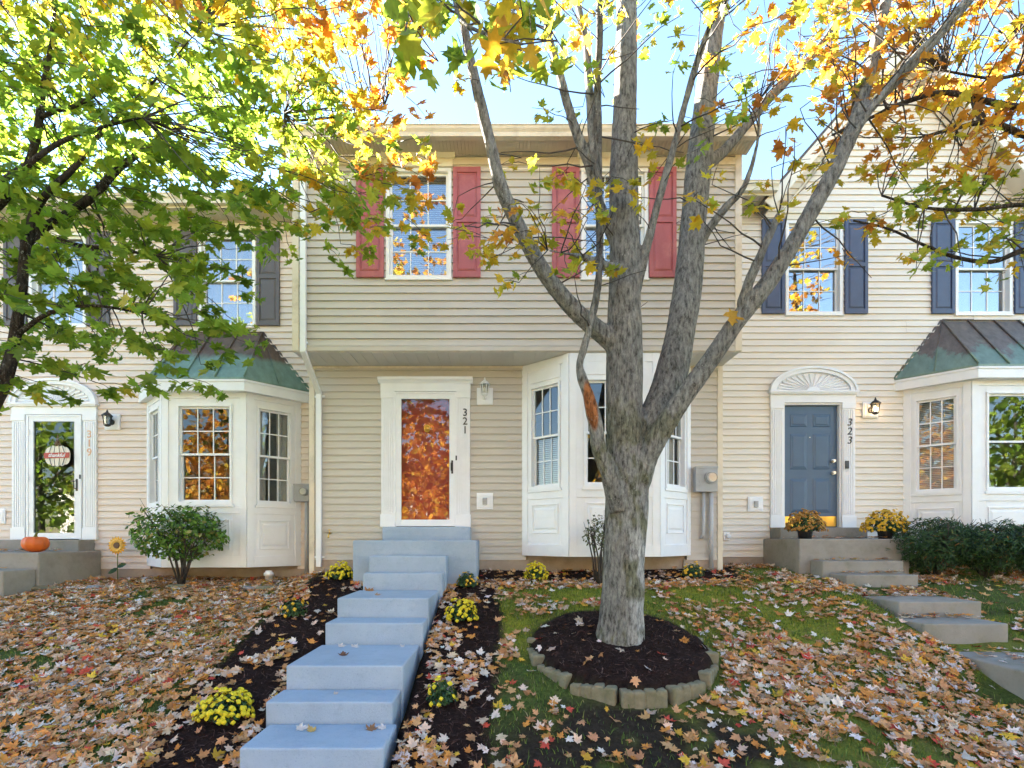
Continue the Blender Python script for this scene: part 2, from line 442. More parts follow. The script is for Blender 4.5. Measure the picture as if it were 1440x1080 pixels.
def shutter(parent, fr, a0, a1, c0, c1, mat):
    mb = MB().frame(*fr); st = .052
    mb.box(a0, a1, .012, .030, c0, c1)
    mid = c0 + (c1 - c0) * .52
    mb.box(a0, a0 + st, .030, .048, c0, c1); mb.box(a1 - st, a1, .030, .048, c0, c1)
    for z0, z1 in ((c0, c0 + .075), (mid - .035, mid + .035), (c1 - .075, c1)): mb.box(a0 + st, a1 - st, .030, .047, z0, z1)
    for z0, z1 in ((c0 + .075, mid - .035), (mid + .035, c1 - .075)):
        mb.raised(a0 + st + .012, a1 - st - .012, z0 + .015, z1 - .015, .0305, .012, .025)
    for z in (c0 + .2, c1 - .2):
        for a in (a0 + .026, a1 - .026): mb.disc(a, .048, .052, z, .007, 8)
    return mb.build('shutter', M[mat], parent, bevel=.003)

def shell(mb, x0, x1, d0, d1, z0, z1):
    """inside faces of a house: side walls, back wall, floor, ceiling"""
    mb.quad((x0, d0, z0), (x0, d1, z0), (x0, d1, z1), (x0, d0, z1)); mb.quad((x1, d0, z0), (x1, d1, z0), (x1, d1, z1), (x1, d0, z1))
    mb.quad((x0, d1, z0), (x1, d1, z0), (x1, d1, z1), (x0, d1, z1))
    mb.quad((x0, d0, z0), (x1, d0, z0), (x1, d1, z0), (x0, d1, z0)); mb.quad((x0, d0, z1), (x1, d0, z1), (x1, d1, z1), (x0, d1, z1))

def gutter(mb, a0, a1, b0, z1, h=.13, mi=0):
    """K-style gutter: b0 = fascia face, outwards along b"""
    prof = [(b0, z1), (b0, z1 - h), (b0 + .075, z1 - h), (b0 + .088, z1 - h * .62), (b0 + .115, z1 - h * .35), (b0 + .125, z1 - .012), (b0 + .135, z1 - .012), (b0 + .135, z1), (b0 + .118, z1), (b0 + .10, z1 - .02), (b0 + .02, z1 - .02), (b0 + .02, z1)]
    mb.sweep(prof, a0, a1, mi)

def ribbed(mb, a0, a1, b0, b1, z, pitch=.10, mi=0):
    """soffit panels, grooves across the depth, underside at z"""
    a = a0
    while a < a1 - 1e-4:
        e = min(a + pitch, a1)
        mb.box(a + .003, e - .003, b0, b1, z, z + .012, mi); a = e
    mb.box(a0, a1, b0, b1, z + .014, z + .03, mi)

def digits(parent, text, x, d, z_top, size, pitch, mat, shear=0.0, name='house_number', fat=.0005):
    """door numbers one under the other, cut from a letter outline"""
    vs, fs = [], []; dg = bpy.context.evaluated_depsgraph_get
    off = root_loc(parent)
    for k, ch in enumerate(text):
        cu = bpy.data.curves.new('glyph', 'FONT'); cu.body = ch; cu.size = size * 1.38; cu.align_x = 'CENTER'
        cu.extrude = .004; cu.offset = fat; cu.shear = shear
        ob = bpy.data.objects.new('glyph', cu); COL.objects.link(ob)
        bpy.context.view_layer.update()
        me = bpy.data.meshes.new_from_object(ob.evaluated_get(dg()))
        n = len(vs)
        for v in me.vertices: vs.append((x + v.co.x - off.x, d - v.co.z - off.y, z_top - size - k * pitch + v.co.y - off.z))
        for p in me.polygons: fs.append(tuple(i + n for i in p.vertices))
        bpy.data.objects.remove(ob); bpy.data.curves.remove(cu); bpy.data.meshes.remove(me)
    me = bpy.data.meshes.new(name); me.from_pydata(vs, [], fs); me.materials.append(M[mat]); me.update()
    o = bpy.data.objects.new(name, me); COL.objects.link(o); o.parent = parent; return o

def pilaster(mb, a0, a1, c0, c1, b=.045, flutes=5):
    mb.box(a0, a1, 0, b, c0, c1)
    mb.box(a0 - .012, a1 + .012, 0, b + .018, c0, c0 + .19); mb.box(a0 - .008, a1 + .008, 0, b + .014, c1 - .10, c1)
    w = (a1 - a0 - .03) / flutes
    for k in range(flutes):
        a = a0 + .015 + w * k
        mb.box(a + w * .18, a + w * .82, b, b + .010, c0 + .21, c1 - .12)

def six_panel(mb, a0, a1, c0, c1, b):
    w = a1 - a0; h = c1 - c0
    mb.box(a0, a1, b - .04, b, c0, c1)
    cols = ((a0 + .13 * w, a0 + .45 * w), (a0 + .55 * w, a0 + .87 * w))
    for z0, z1 in ((.12, .40), (.475, .77), (.825, .93)):
        for x0, x1 in cols:
            mb.raised(x0, x1, c0 + z0 * h, c0 + z1 * h, b, -.012 + .02, .018)
            mb.raised(x0 + .03, x1 - .03, c0 + z0 * h + .03, c0 + z1 * h - .03, b + .0075, .007, .02)

def storm_door(parent, fr, a0, a1, c0, c1, handle_right=True):
    mb = MB().frame(*fr); w = .075
    mb.box(a0 - .035, a0, 0, .055, c0 - .01, c1 + .03); mb.box(a1, a1 + .035, 0, .055, c0 - .01, c1 + .03); mb.box(a0, a1, 0, .055, c1, c1 + .03)
    mb.box(a0, a0 + w, .01, .045, c0, c1); mb.box(a1 - w, a1, .01, .045, c0, c1)
    mb.box(a0 + w, a1 - w, .01, .044, c0, c0 + .10); mb.box(a0 + w, a1 - w, .01, .044, c1 - w, c1)
    for z in (c0 + .25, (c0 + c1) / 2, c1 - .25): mb.box(a0 - .012, a0 + .012, .055, .066, z - .04, z + .04)
    g = .008
    mb.box(a0 + w, a0 + w + g, .03, .05, c0 + .10, c1 - w); mb.box(a1 - w - g, a1 - w, .03, .05, c0 + .10, c1 - w)
    door = mb.build('storm_door', M['white'], parent, bevel=.003)
    p = MB().frame(*fr); p.box(a0 + w, a1 - w, .022, .027, c0 + .10, c1 - w); p.build('pane', M['storm_glass'], door)
    h = MB().frame(*fr); a = a1 - .04; z = c0 + .90
    h.box(a - .014, a + .014, .045, .052, z - .10, z + .10)
    h.tube([h.pt(a, .05, z + .07), h.pt(a - .012, .095, z + .055), h.pt(a - .012, .095, z - .055), h.pt(a, .05, z - .07)], .008, 8)
    h.build('handle', M['black'], door)
    k = MB().frame(*fr); k.box(a1 + .012, a1 + .034, .055, .066, z + .10, z + .17); k.build('latch', M['dark'], door)
    return door

def lantern(parent, x, d, z, mat, up=True, lit=False, s=1.0, name='wall_lamp'):
    """coach lamp on a mounting block; (x, d) is the wall face"""
    mb = MB().frame((x, d, 0)); cx, cy = x, d - .13 * s
    mb.box(-.125 * s, .125 * s, 0, .022, z - .13 * s, z + .13 * s, 1)
    mb.box(-.105 * s, .105 * s, .022, .03, z - .11 * s, z + .11 * s, 1)
    mb.disc(0, .03, .05, z - .01, .05 * s, 16)
    zc = z + (.06 if up else -.02) * s
    if up: mb.tube([(cx, d - .04, z - .02), (cx, d - .09 * s, z - .06 * s), (cx, cy, z - .05 * s), (cx, cy, zc - .06 * s)], .010, 8)
    else: mb.tube([(cx, d - .04, z), (cx, d - .07 * s, z + .10 * s), (cx, cy, z + .13 * s), (cx, cy, zc + .12 * s)], .010, 8)
    mb.lathe((cx, cy, zc), [(.02 * s, -.085 * s), (.045 * s, -.07 * s), (.048 * s, -.058 * s), (.05 * s, -.05 * s)], 8, smooth=False)
    for j in range(6):
        a = j * math.pi / 3
        mb.tube([(cx + .048 * s * math.cos(a), cy + .048 * s * math.sin(a), zc - .05 * s), (cx + .068 * s * math.cos(a), cy + .068 * s * math.sin(a), zc + .09 * s)], .005, 5)
    mb.lathe((cx, cy, zc), [(.083 * s, .088 * s), (.078 * s, .10 * s), (.045 * s, .135 * s), (.02 * s, .15 * s), (.012 * s, .175 * s), (.004 * s, .20 * s)], 8, smooth=False)
    o = mb.build(name, [M[mat], M['white']], parent)
    g = MB(); g.lathe((cx, cy, zc), [(.044 * s, -.05 * s), (.062 * s, .085 * s)], 6, smooth=False); g.build('lamp_glass', M['lamp_glass'], o)
    b = MB(); b.lathe((cx, cy, zc - .03 * s), [(.012, 0), (.014, .02), (.02, .045), (.012, .075), (.003, .085)], 10)
    b.build('bulb', M['bulb'] if lit else M['blind'], o)
    return o

def cable_box(parent, x, d, z, s=.25):
    mb = MB().frame((x, d, 0))
    mb.box(-s / 2, s / 2, 0, .02, z - s / 2, z + s / 2); mb.box(-s * .4, s * .4, .02, .028, z - s * .4, z + s * .4)
    o = mb.build('outlet_block', M['white'], parent, bevel=.004)
    k = MB().frame((x, d, 0)); k.box(-s * .14, s * .14, .028, .05, z - s * .22, z + s * .2); k.box(-s * .10, s * .10, .05, .056, z - s * .02, z + s * .17)
    k.build('outlet_cover', M['grey_metal'], o, bevel=.004)
    return o

def meter(parent, x, d, z, conduit_to, second_to=None, s=1.0):
    mb = MB().frame((x, d, 0))
    mb.box(-.165 * s, .165 * s, 0, .12, z - .19 * s, z + .19 * s); mb.box(-.172 * s, .172 * s, .105, .125, z + .16 * s, z + .196 * s)
    mb.disc(.06 * s, .12, .15, z + .02, .095 * s, 24); mb.box(-.12, -.10, .12, .128, z - .05, z + .0)
    o = mb.build('electric_meter', M['grey_metal'], parent, bevel=.006)
    g = MB().frame((x, d, 0)); g.disc(.06 * s, .15, .21, z + .02, .078 * s, 24, r2=.066 * s); g.build('meter_dial', M['lamp_glass'], o)
    f = MB().frame((x, d, 0)); f.disc(.06 * s, .1505, .165, z + .02, .072 * s, 24)
    f.box(.02 * s, .10 * s, .165, .172, z + .03, z + .055); f.build('dial_face', M['white'], o)
    c = MB(); c.tube([(x + .09 * s, d - .06, z - .19 * s), (x + .09 * s, d - .06, conduit_to)], .032, 12)
    if second_to: c.tube([(x - .02 * s, d - .05, z - .19 * s), (x - .02 * s, d - .05, second_to + .06), (x - .05 * s, d - .02, second_to)], .024, 10)
    c.build('conduit', M['pipe_grey'], o)
    return o

def bay(parent, wall_d, xc, half, fhalf, front_d, z0, z1, win, zpan, frieze=None, open_kinds=('blind', 'curtain', 'blind'), glass='bay_glass', front_grid=(3, 2)):
    """three-sided bay: body with corner boards and panels; windows are its children (panes a level below)"""
    pts = [(xc - half, wall_d), (xc - fhalf, front_d), (xc + fhalf, front_d), (xc + half, wall_d)]
    body = MB(); wz0, wz1 = win
    frames = []
    for i in range(3):
        p, q = Vector((*pts[i], 0)), Vector((*pts[i + 1], 0)); u = (q - p).normalized(); n = Vector((u.y, -u.x, 0)); w = (q - p).length
        fr = (p, u, n); body.frame(*fr); frames.append((fr, w))
        ww = .55 if i != 1 else .86
        a0, a1 = w / 2 - ww / 2, w / 2 + ww / 2
        # wall skin round the opening
        body.box(0, a0, -.06, 0, z0, z1); body.box(a1, w, -.06, 0, z0, z1)
        body.box(a0, a1, -.06, 0, z0, wz0); body.box(a0, a1, -.06, 0, wz1, z1)
        cb = .10
        body.box(.0, cb, 0, .018, z0, z1); body.box(w - cb, w, 0, .018, z0, z1)           # corner boards
        body.box(cb, w - cb, 0, .016, z0, z0 + .17)                                       # base board
        body.box(cb, w - cb, 0, .014, wz0 - .16, wz0 - .03); body.box(a0 - .03, a1 + .03, 0, .034, wz0 - .055, wz0 - .018)
        body.box(cb, w - cb, 0, .014, z1 - .12, z1)
        if frieze: body.box(a0, a1, 0, .012, wz1 + .05, frieze)
        zp0, zp1 = zpan; m = .09 if i != 1 else .16
        for bx in ((cb + m, w - cb - m, zp0, zp0 + .016), (cb + m, w - cb - m, zp1 - .016, zp1)): body.box(bx[0], bx[1], 0, .016, bx[2], bx[3])
        for ax in (cb + m, w - cb - m - .016): body.box(ax, ax + .016, 0, .0155, zp0 + .016, zp1 - .016)
        body.raised(cb + m + .035, w - cb - m - .035, zp0 + .05, zp1 - .05, 0, .009, .03)
    # floor and top
    body.world(); off = .04
    body.hull([(x, d + .03, z0 + .01) for x, d in pts], [(x, d + .03, z0 + .05) for x, d in pts])
    body.hull([(x, d + .03, z1 - .05) for x, d in pts], [(x, d + .03, z1 - .01) for x, d in pts])
    bo = body.build('bay_window', M['white'], parent, bevel=.003)
    for i, (fr, w) in enumerate(frames):
        ww = .55 if i != 1 else .86
        a0, a1 = w / 2 - ww / 2, w / 2 + ww / 2
        k = open_kinds[i]
        mb, pn, inn = window(None, fr, a0, a1, wz0, wz1, grid=(3, 2) if i != 1 else front_grid, casing=.03, raise_=.022)
        mb.build('window', M['white'], bo); pn.build('pane', M[glass], bo)
        if k == 'blind': blinds(fr, inn[0], inn[1], inn[2], inn[3]).build('window_blind', M['blind'], bo)
        elif k == 'half': blinds(fr, inn[0], inn[1], inn[2], (inn[2] + inn[3]) / 2 + .02).build('window_blind', M['blind'], bo)
        elif k == 'curtain': curtain(fr, inn[0], inn[1], inn[2], inn[3]).build('curtain', M['curtain'], bo)
        elif k == 'side':
            curtain(fr, inn[0], inn[0] + .16, inn[2], inn[3]).build('curtain', M['curtain'], bo); curtain(fr, inn[1] - .16, inn[1], inn[2], inn[3]).build('curtain', M['curtain'], bo)
    return bo

def bay_roof(parent, wall_d, xc, half_e, fh_e, front_e, ze, zt, top_half, mat):
    """hipped standing-seam hood over a bay, with its white eave"""
    e = [(xc - half_e, wall_d), (xc - fh_e, front_e), (xc + fh_e, front_e), (xc + half_e, wall_d)]
    t0, t1 = (xc - top_half, wall_d), (xc + top_half, wall_d)
    mb = MB(); th = .03
    def slab(poly):
        mb.hull([(x, y, z - th) for x, y, z in poly], poly)
    A = [(x, y, ze) for x, y in e]; T0, T1 = (*t0, zt), (*t1, zt)
    slab([A[1], A[2], T1, T0]); slab([A[0], A[1], T0]); slab([A[2], A[3], T1])
    def seam(p, q, r=.014): mb.tube([tuple(Vector(p) + Vector((0, -.006, .012))), tuple(Vector(q) + Vector((0, -.006, .012)))], r, 6)
    def lerp(p, q, f): return tuple(Vector(p).lerp(Vector(q), f))
    for f in (0, .34, .68, 1): seam(lerp(A[1], A[2], f), lerp(T0, T1, f))
    seam(lerp(A[2], A[3], .5), T1, .009); seam(lerp(A[0], A[1], .5), T0, .009)
    seam(A[3], T1, .02); seam(A[0], T0, .02); seam(T0, T1, .02)
    r = mb.build('bay_roof', M[mat], parent)
    w = MB()
    for i in range(3):                                    # white eave board round the three sides
        p, q = Vector((*e[i], 0)), Vector((*e[i + 1], 0)); u = (q - p).normalized(); n = Vector((u.y, -u.x, 0)); w.frame(p, u, n); ln = (q - p).length
        w.box(0, ln, -.03, .0, ze - .21, ze - .034); w.box(-.005, ln + .005, -.03, .014, ze - .07, ze - .036)
    w.world()
    w.hull([(x, y + (.03 if i in (1, 2) else 0), ze - .205) for i, (x, y) in enumerate(e)], [(x, y + (.03 if i in (1, 2) else 0), ze - .17) for i, (x, y) in enumerate(e)])
    w.build('bay_eave', M['white'], r, bevel=.004)
    return r

def pediment(parent, fr, ac, hw, zb, hh):
    """elliptical sunburst pediment on a moulded cap"""
    mb = MB().frame(*fr)
    def ell(k, n, rx, rz): a = math.pi * k / n; return (ac - rx * math.cos(a), zb + rz * math.sin(a))
    n = 28
    mb.prism([ell(k, n, hw, hh) for k in range(n + 1)], 0, .03)
    for (rx, rz, rx2, rz2, b) in ((hw, hh, hw - .085, hh - .075, .075), (hw + .02, hh + .02, hw - .02, hh - .018, .095)):
        for k in range(n):
            o0, o1, i0, i1 = ell(k, n, rx, rz), ell(k + 1, n, rx, rz), ell(k, n, rx2, rz2), ell(k + 1, n, rx2, rz2)
            mb.hull([(p[0], .02, p[1]) for p in (o0, o1, i1, i0)], [(p[0], b, p[1]) for p in (o0, o1, i1, i0)])
    m = 17
    for k in range(1, m):                                # rays
        a = math.pi * k / m; dx, dz = -math.cos(a), math.sin(a)
        p0 = (ac + .10 * dx, zb + .06 * dz); p1 = (ac + (hw - .11) * dx, zb + (hh - .095) * dz)
        nx, nz = -(p1[1] - p0[1]), (p1[0] - p0[0]); ln = math.hypot(nx, nz); nx, nz = nx / ln, nz / ln
        w0, w1 = .006, .022
        mb.hull([(p0[0] + nx * w0, .03, p0[1] + nz * w0), (p0[0] - nx * w0, .03, p0[1] - nz * w0), (p1[0] - nx * w1, .03, p1[1] - nz * w1), (p1[0] + nx * w1, .03, p1[1] + nz * w1)],
                [(p0[0] + nx * w0 * .3, .045, p0[1] + nz * w0 * .3), (p0[0] - nx * w0 * .3, .045, p0[1] - nz * w0 * .3), (p1[0] - nx * w1 * .4, .058, p1[1] - nz * w1 * .4), (p1[0] + nx * w1 * .4, .058, p1[1] + nz * w1 * .4)])
    mb.prism([ell(k, 14, .11, .07) for k in range(15)], .03, .062)
    mb.box(ac - hw - .02, ac + hw + .02, 0, .09, zb - .055, zb - .0005); mb.box(ac - hw - .035, ac + hw + .035, 0, .105, zb - .03, zb - .006)
    return mb.build('pediment', M['white'], parent, bevel=.002)

# ------------------------------------------------------------------ the middle house
DU, DL, DW = 7.24, 7.83, 8.57                      # upper wall, lower wall, neighbours' wall
CX0, CX1 = X(434, DL), X(1017, DL)
CZ = Z(494, DU)                                    # underside of the overhang
def middle_house():
    h = thing('row_house', (.2, DL, 1.1), 'middle row house with jutting upper storey, dusty red shutters and red front door', 'house', 'row houses')
    xw0, xw1 = CX0 + .02, CX1 - .02
    wz0, wz1 = Z(393, DU), Z(238, DU)
    w1 = (X(543, DU), X(635, DU)); w2 = (X(817, DU), X(911, DU))
    ztop = Z(220, DU)
    mb = MB().frame((0, DU, 0))
    ops = [(w1[0], w1[1], wz0, wz1), (w2[0], w2[1], wz0, wz1)]
    siding(mb, xw0 + .06, xw1 - .06, CZ + .07, ztop + .02, ops)
    mb.box(xw0 + .06, xw1 - .06, 0, .022, CZ, CZ + .065)
    mb.build('upper_wall', M['siding_c'], h, recalc=False)
    c = MB().frame((0, DU, 0))
    for a in (xw0 - .02, xw1 - .075):
        c = MB().frame((0, DU, 0)); c.box(a, a + .095, -.06, .03, CZ - .002, ztop + .03); c.build('corner_trim', M['fascia'], h, bevel=.004)
    # side walls of the projecting storey
    for name, a in (('side_wall', xw0), ('side_wall', xw1)):
        s = MB()
        sgn = -1 if a == xw0 else 1
        s.frame((a, DU, 0), (0, 1, 0), (sgn, 0, 0)); siding(s, .04, 7, CZ, ztop + .02, seams=False, lap=.014)
        s.frame((a, DL, 0), (0, 1, 0), (sgn, 0, 0)); siding(s, .04, 6, 1.0, CZ, seams=False, lap=.014)
        s.build(name, M['siding_c'], h, recalc=False)
    # lower wall
    dx0, dx1 = X(537, DL), X(661, DL)
    by0, by1 = X(735, DL), X(970, DL)
    zb = 1.27
    for s0, s1 in ((xw0 + .07, by0 + .05), (by1 - .05, xw1 - .07)):
        lo = MB().frame((0, DL, 0)); siding(lo, s0, s1, zb, CZ + .01, [(dx0 + .05, dx1 - .05, 1.0, 3.9)], lap=.019); lo.build('lower_wall', M['siding_c'], h, recalc=False)
    for a0, a1, z0 in ((xw0 - .005, xw0 + .075, 1.05), (xw1 - .075, xw1 + .005, 1.05), (xw0 + .075, xw1 - .075, CZ - .05)):
        lc = MB().frame((0, DL, 0)); lc.box(a0, a1, -.05, .024, z0, CZ - .016); lc.build('corner_trim', M['fascia'], h, bevel=.004)
    fo = MB(); fo.box(xw0, by0 + .1, DL - .012, DL + .15, .6, zb - .001); fo.box(by1 - .1, xw1, DL - .012, DL + .15, .6, zb - .001); fo.box(by0 + .06, by1 - .06, DL + .02, DL + .15, .6, 1.45); fo.build('foundation', M['foundation'], h)
    # underside of the overhang
    so = MB().frame((0, DU, 0)); ribbed(so, xw0, xw1, -(DL - DU) - .02, -.002, CZ - .014, .155); so.build('overhang_soffit', M['soffit'], h)
    # eave
    ev = MB().frame((0, DU, 0)); ribbed(ev, xw0 - .12, xw1 + .08, .026, .335, ztop, .05)
    ev.build('eave_soffit', M['soffit_tan'], h)
    fa = MB().frame((0, DU, 0)); fa.box(xw0 - .12, xw1 + .08, .337, .357, ztop - .035, ztop + .055); fa.box(xw0, xw1, 0, .028, ztop - .13, ztop - .03)
    fa.build('fascia', M['fascia'], h, bevel=.003)
    gu = MB().frame((0, DU, 0)); gutter(gu, xw0 - .12, xw1 + .08, .358, ztop + .068, .12); gu.build('gutter', M['fascia'], h)
    # roof: front slope, back slope, gable ends
    r = MB(); fy, zf = DU - .40, ztop + .062; ry, rz = 12.2, zf + 2.75
    r.hull([(xw0 - .13, fy, zf), (xw1 + .09, fy, zf), (xw1 + .09, ry, rz), (xw0 - .13, ry, rz)], [(xw0 - .13, fy, zf + .05), (xw1 + .09, fy, zf + .05), (xw1 + .09, ry, rz + .05), (xw0 - .13, ry, rz + .05)])
    r.hull([(xw0 - .13, ry, rz), (xw1 + .09, ry, rz), (xw1 + .09, 17.4, zf), (xw0 - .13, 17.4, zf)], [(xw0 - .13, ry, rz + .05), (xw1 + .09, ry, rz + .05), (xw1 + .09, 17.4, zf + .05), (xw0 - .13, 17.4, zf + .05)])
    for a in (xw0 + .01, xw1 - .03): r.hull([(a, DU + .1, ztop), (a, 17, ztop), (a, ry, rz)], [(a + .02, DU + .1, ztop), (a + .02, 17, ztop), (a + .02, ry, rz)])
    r.build('roof', M['shingle'], h)
    sh = MB(); shell(sh, xw0 + .03, xw1 - .03, DL + .02, 16.5, 1.25, ztop); sh.quad((xw0 + .03, DU + .08, CZ + .02), (xw1 - .03, DU + .08, CZ + .02), (xw1 - .03, 16, CZ + .02), (xw0 + .03, 16, CZ + .02))
    sh.quad((xw0 + .03, DL + 4, 1.3), (xw1 - .03, DL + 4, 1.3), (xw1 - .03, DL + 4, ztop), (xw0 + .03, DL + 4, ztop))
    sh.build('interior_wall', M['plain'], h, recalc=False)
    # upstairs windows, shutters, header caps
    for (a0, a1) in (w1, w2):
        fr = ((0, DU, 0),)
        mb, pn, inn = window(None, fr, a0, a1, wz0, wz1)
        wo = mb.build('window', M['trim'], h, bevel=.002); pn.build('pane', M['glass'], wo)
        blinds(fr, inn[0], inn[1], inn[2], inn[3]).build('window_blind', M['blind'], wo)
        c = MB().frame((0, DU, 0)); c.box(a0 - .02, a1 + .02, 0, .045, wz1 + .012, wz1 + .125)
        prof = [(0, wz1 + .127), (.05, wz1 + .127), (.085, wz1 + .175), (.085, wz1 + .20), (0, wz1 + .20)]
        c.sweep(prof, a0 - .055, a1 + .055); c.build('window_header', M['ivory'], h, bevel=.002)
    for p0, p1 in ((502, 540.5), (637.5, 676), (776, 814.5), (912, 950)):
        shutter(h, ((0, DU, 0),), X(p0, DU), X(p1, DU), wz0 + .015, wz1 + .005, 'red')
    # front door and surround
    fr = ((0, DL, 0),)
    sz, tz = Z(741, DL), Z(550, DL)
    sd = MB().frame(*fr)
    pilaster(sd, dx0, X(555, DL), sz, tz - .02); pilaster(sd, X(643, DL), dx1, sz, tz - .02)
    sd.box(dx0 - .01, dx1 + .01, 0, .06, tz - .02, tz + .10)
    sd.sweep([(0, tz + .10), (.062, tz + .10), (.075, tz + .125), (.105, tz + .155), (.112, tz + .19), (0, tz + .19)], dx0 - .045, dx1 + .045)
    sd.build('door_surround', M['white'], h, bevel=.002)
    d0, d1 = X(557.5, DL), X(640, DL)
    storm_door(h, fr, d0, d1, sz + .01, tz - .055)
    dd = MB().frame(*fr); six_panel(dd, d0 - .01, d1 + .01, sz + .015, tz - .03, -.075)
    dr = dd.build('front_door', M['door_red'], h, bevel=.002)
    kn = MB().frame(*fr); kx, kz = X(600, DL), Z(601, DL)
    kn.disc(kx, -.075, -.06, kz, .055, 20); kn.disc(kx, -.06, -.048, kz, .04, 20, r2=.02)
    ring = [kn.pt(kx + .038 * math.cos(t), -.045, kz - .02 + .042 * math.sin(t)) for t in np.linspace(0, 2 * math.pi, 19)]
    kn.tube(ring, .008, 6, cap=False); kn.build('door_knocker', M['brass'], dr)
    kb = MB().frame(*fr); kb.disc(d1 - .10, -.075, -.05, sz + .95, .03, 16); kb.disc(d1 - .10, -.05, -.025, sz + .95, .026, 16); kb.build('door_knob', M['brass'], dr)
    digits(h, '321', X(654, DL - .06), DL - .0605, Z(575.5, DL), .115, .133, 'black')
    lantern(h, X(682, DL), DL - .014, Z(558, DL), 'white', up=True, s=.98)
    cable_box(h, X(682, DL), DL - .014, Z(705, DL))
    meter(h, X(989, DL), DL - .014, Z(675, DL), 1.15, Z(757, DL))
    sp = MB(); sx, szz = X(465, DL), Z(750, DL)
    sp.tube([(sx, DL, szz), (sx, DL - .07, szz), (sx, DL - .10, szz - .03), (sx, DL - .11, szz - .07)], .012, 8); sp.tube([(sx, DL - .06, szz), (sx, DL - .06, szz + .05)], .006, 6); sp.lathe((sx, DL - .06, szz + .05), [(.026, 0), (.026, .008)], 10)
    sp.build('spigot', M['brass'], h)
    # downspout: down the upper wall, back under the overhang, down the lower wall
    ds = MB(); a = X(426.5, DU - .06)
    def sq(path, w=.075, dd=.055):
        for p, q in zip(path[:-1], path[1:]):
            p, q = Vector(p), Vector(q); t = (q - p).normalized(); s1 = Vector((1, 0, 0)) if abs(t.x) < .9 else Vector((0, 1, 0)); s2 = t.cross(s1).normalized()
            q = q + t * .012; p = p - t * .012
            lo_ = [p + s1 * w / 2 * i + s2 * dd / 2 * j for i, j in ((-1, -1), (1, -1), (1, 1), (-1, 1))]; hi_ = [v + (q - p) for v in lo_]
            ds.add(lo_ + hi_, [(0, 1, 2, 3), (7, 6, 5, 4), (0, 1, 5, 4), (1, 2, 6, 5), (2, 3, 7, 6), (3, 0, 4, 7)], 0, raw=True)
    sq([(a, DU - .40, ztop - .03), (a, DU - .06, ztop - .30), (a, DU - .06, CZ - .02), (a + .005, DL - .05, CZ - .44), (a + .005, DL - .05, 1.18)])
    for z in (CZ + .1,): ds.box(a - .055, a + .055, DU - .028, DU - .02, z, z + .03)
    for z in (CZ - .5, 1.3): ds.box(a - .075, a + .075, DL - .026, DL - .018, z, z + .03); ds.box(a + .045, a + .085, DL - .05, DL - .02, z, z + .03)
    ds.build('downspout', M['white'], h, bevel=.004)
    # bay under the overhang
    bz0 = Z(783, 7.26); xc = (by0 + by1) / 2
    bay(h, DL, xc, (by1 - by0) / 2, .64, 7.26, bz0, CZ - .02, (Z(684, 7.3), Z(533, 7.3)), (Z(750, 7.4), Z(708, 7.4)), frieze=Z(505, 7.3), open_kinds=('half', 'none', 'side'))
    return h

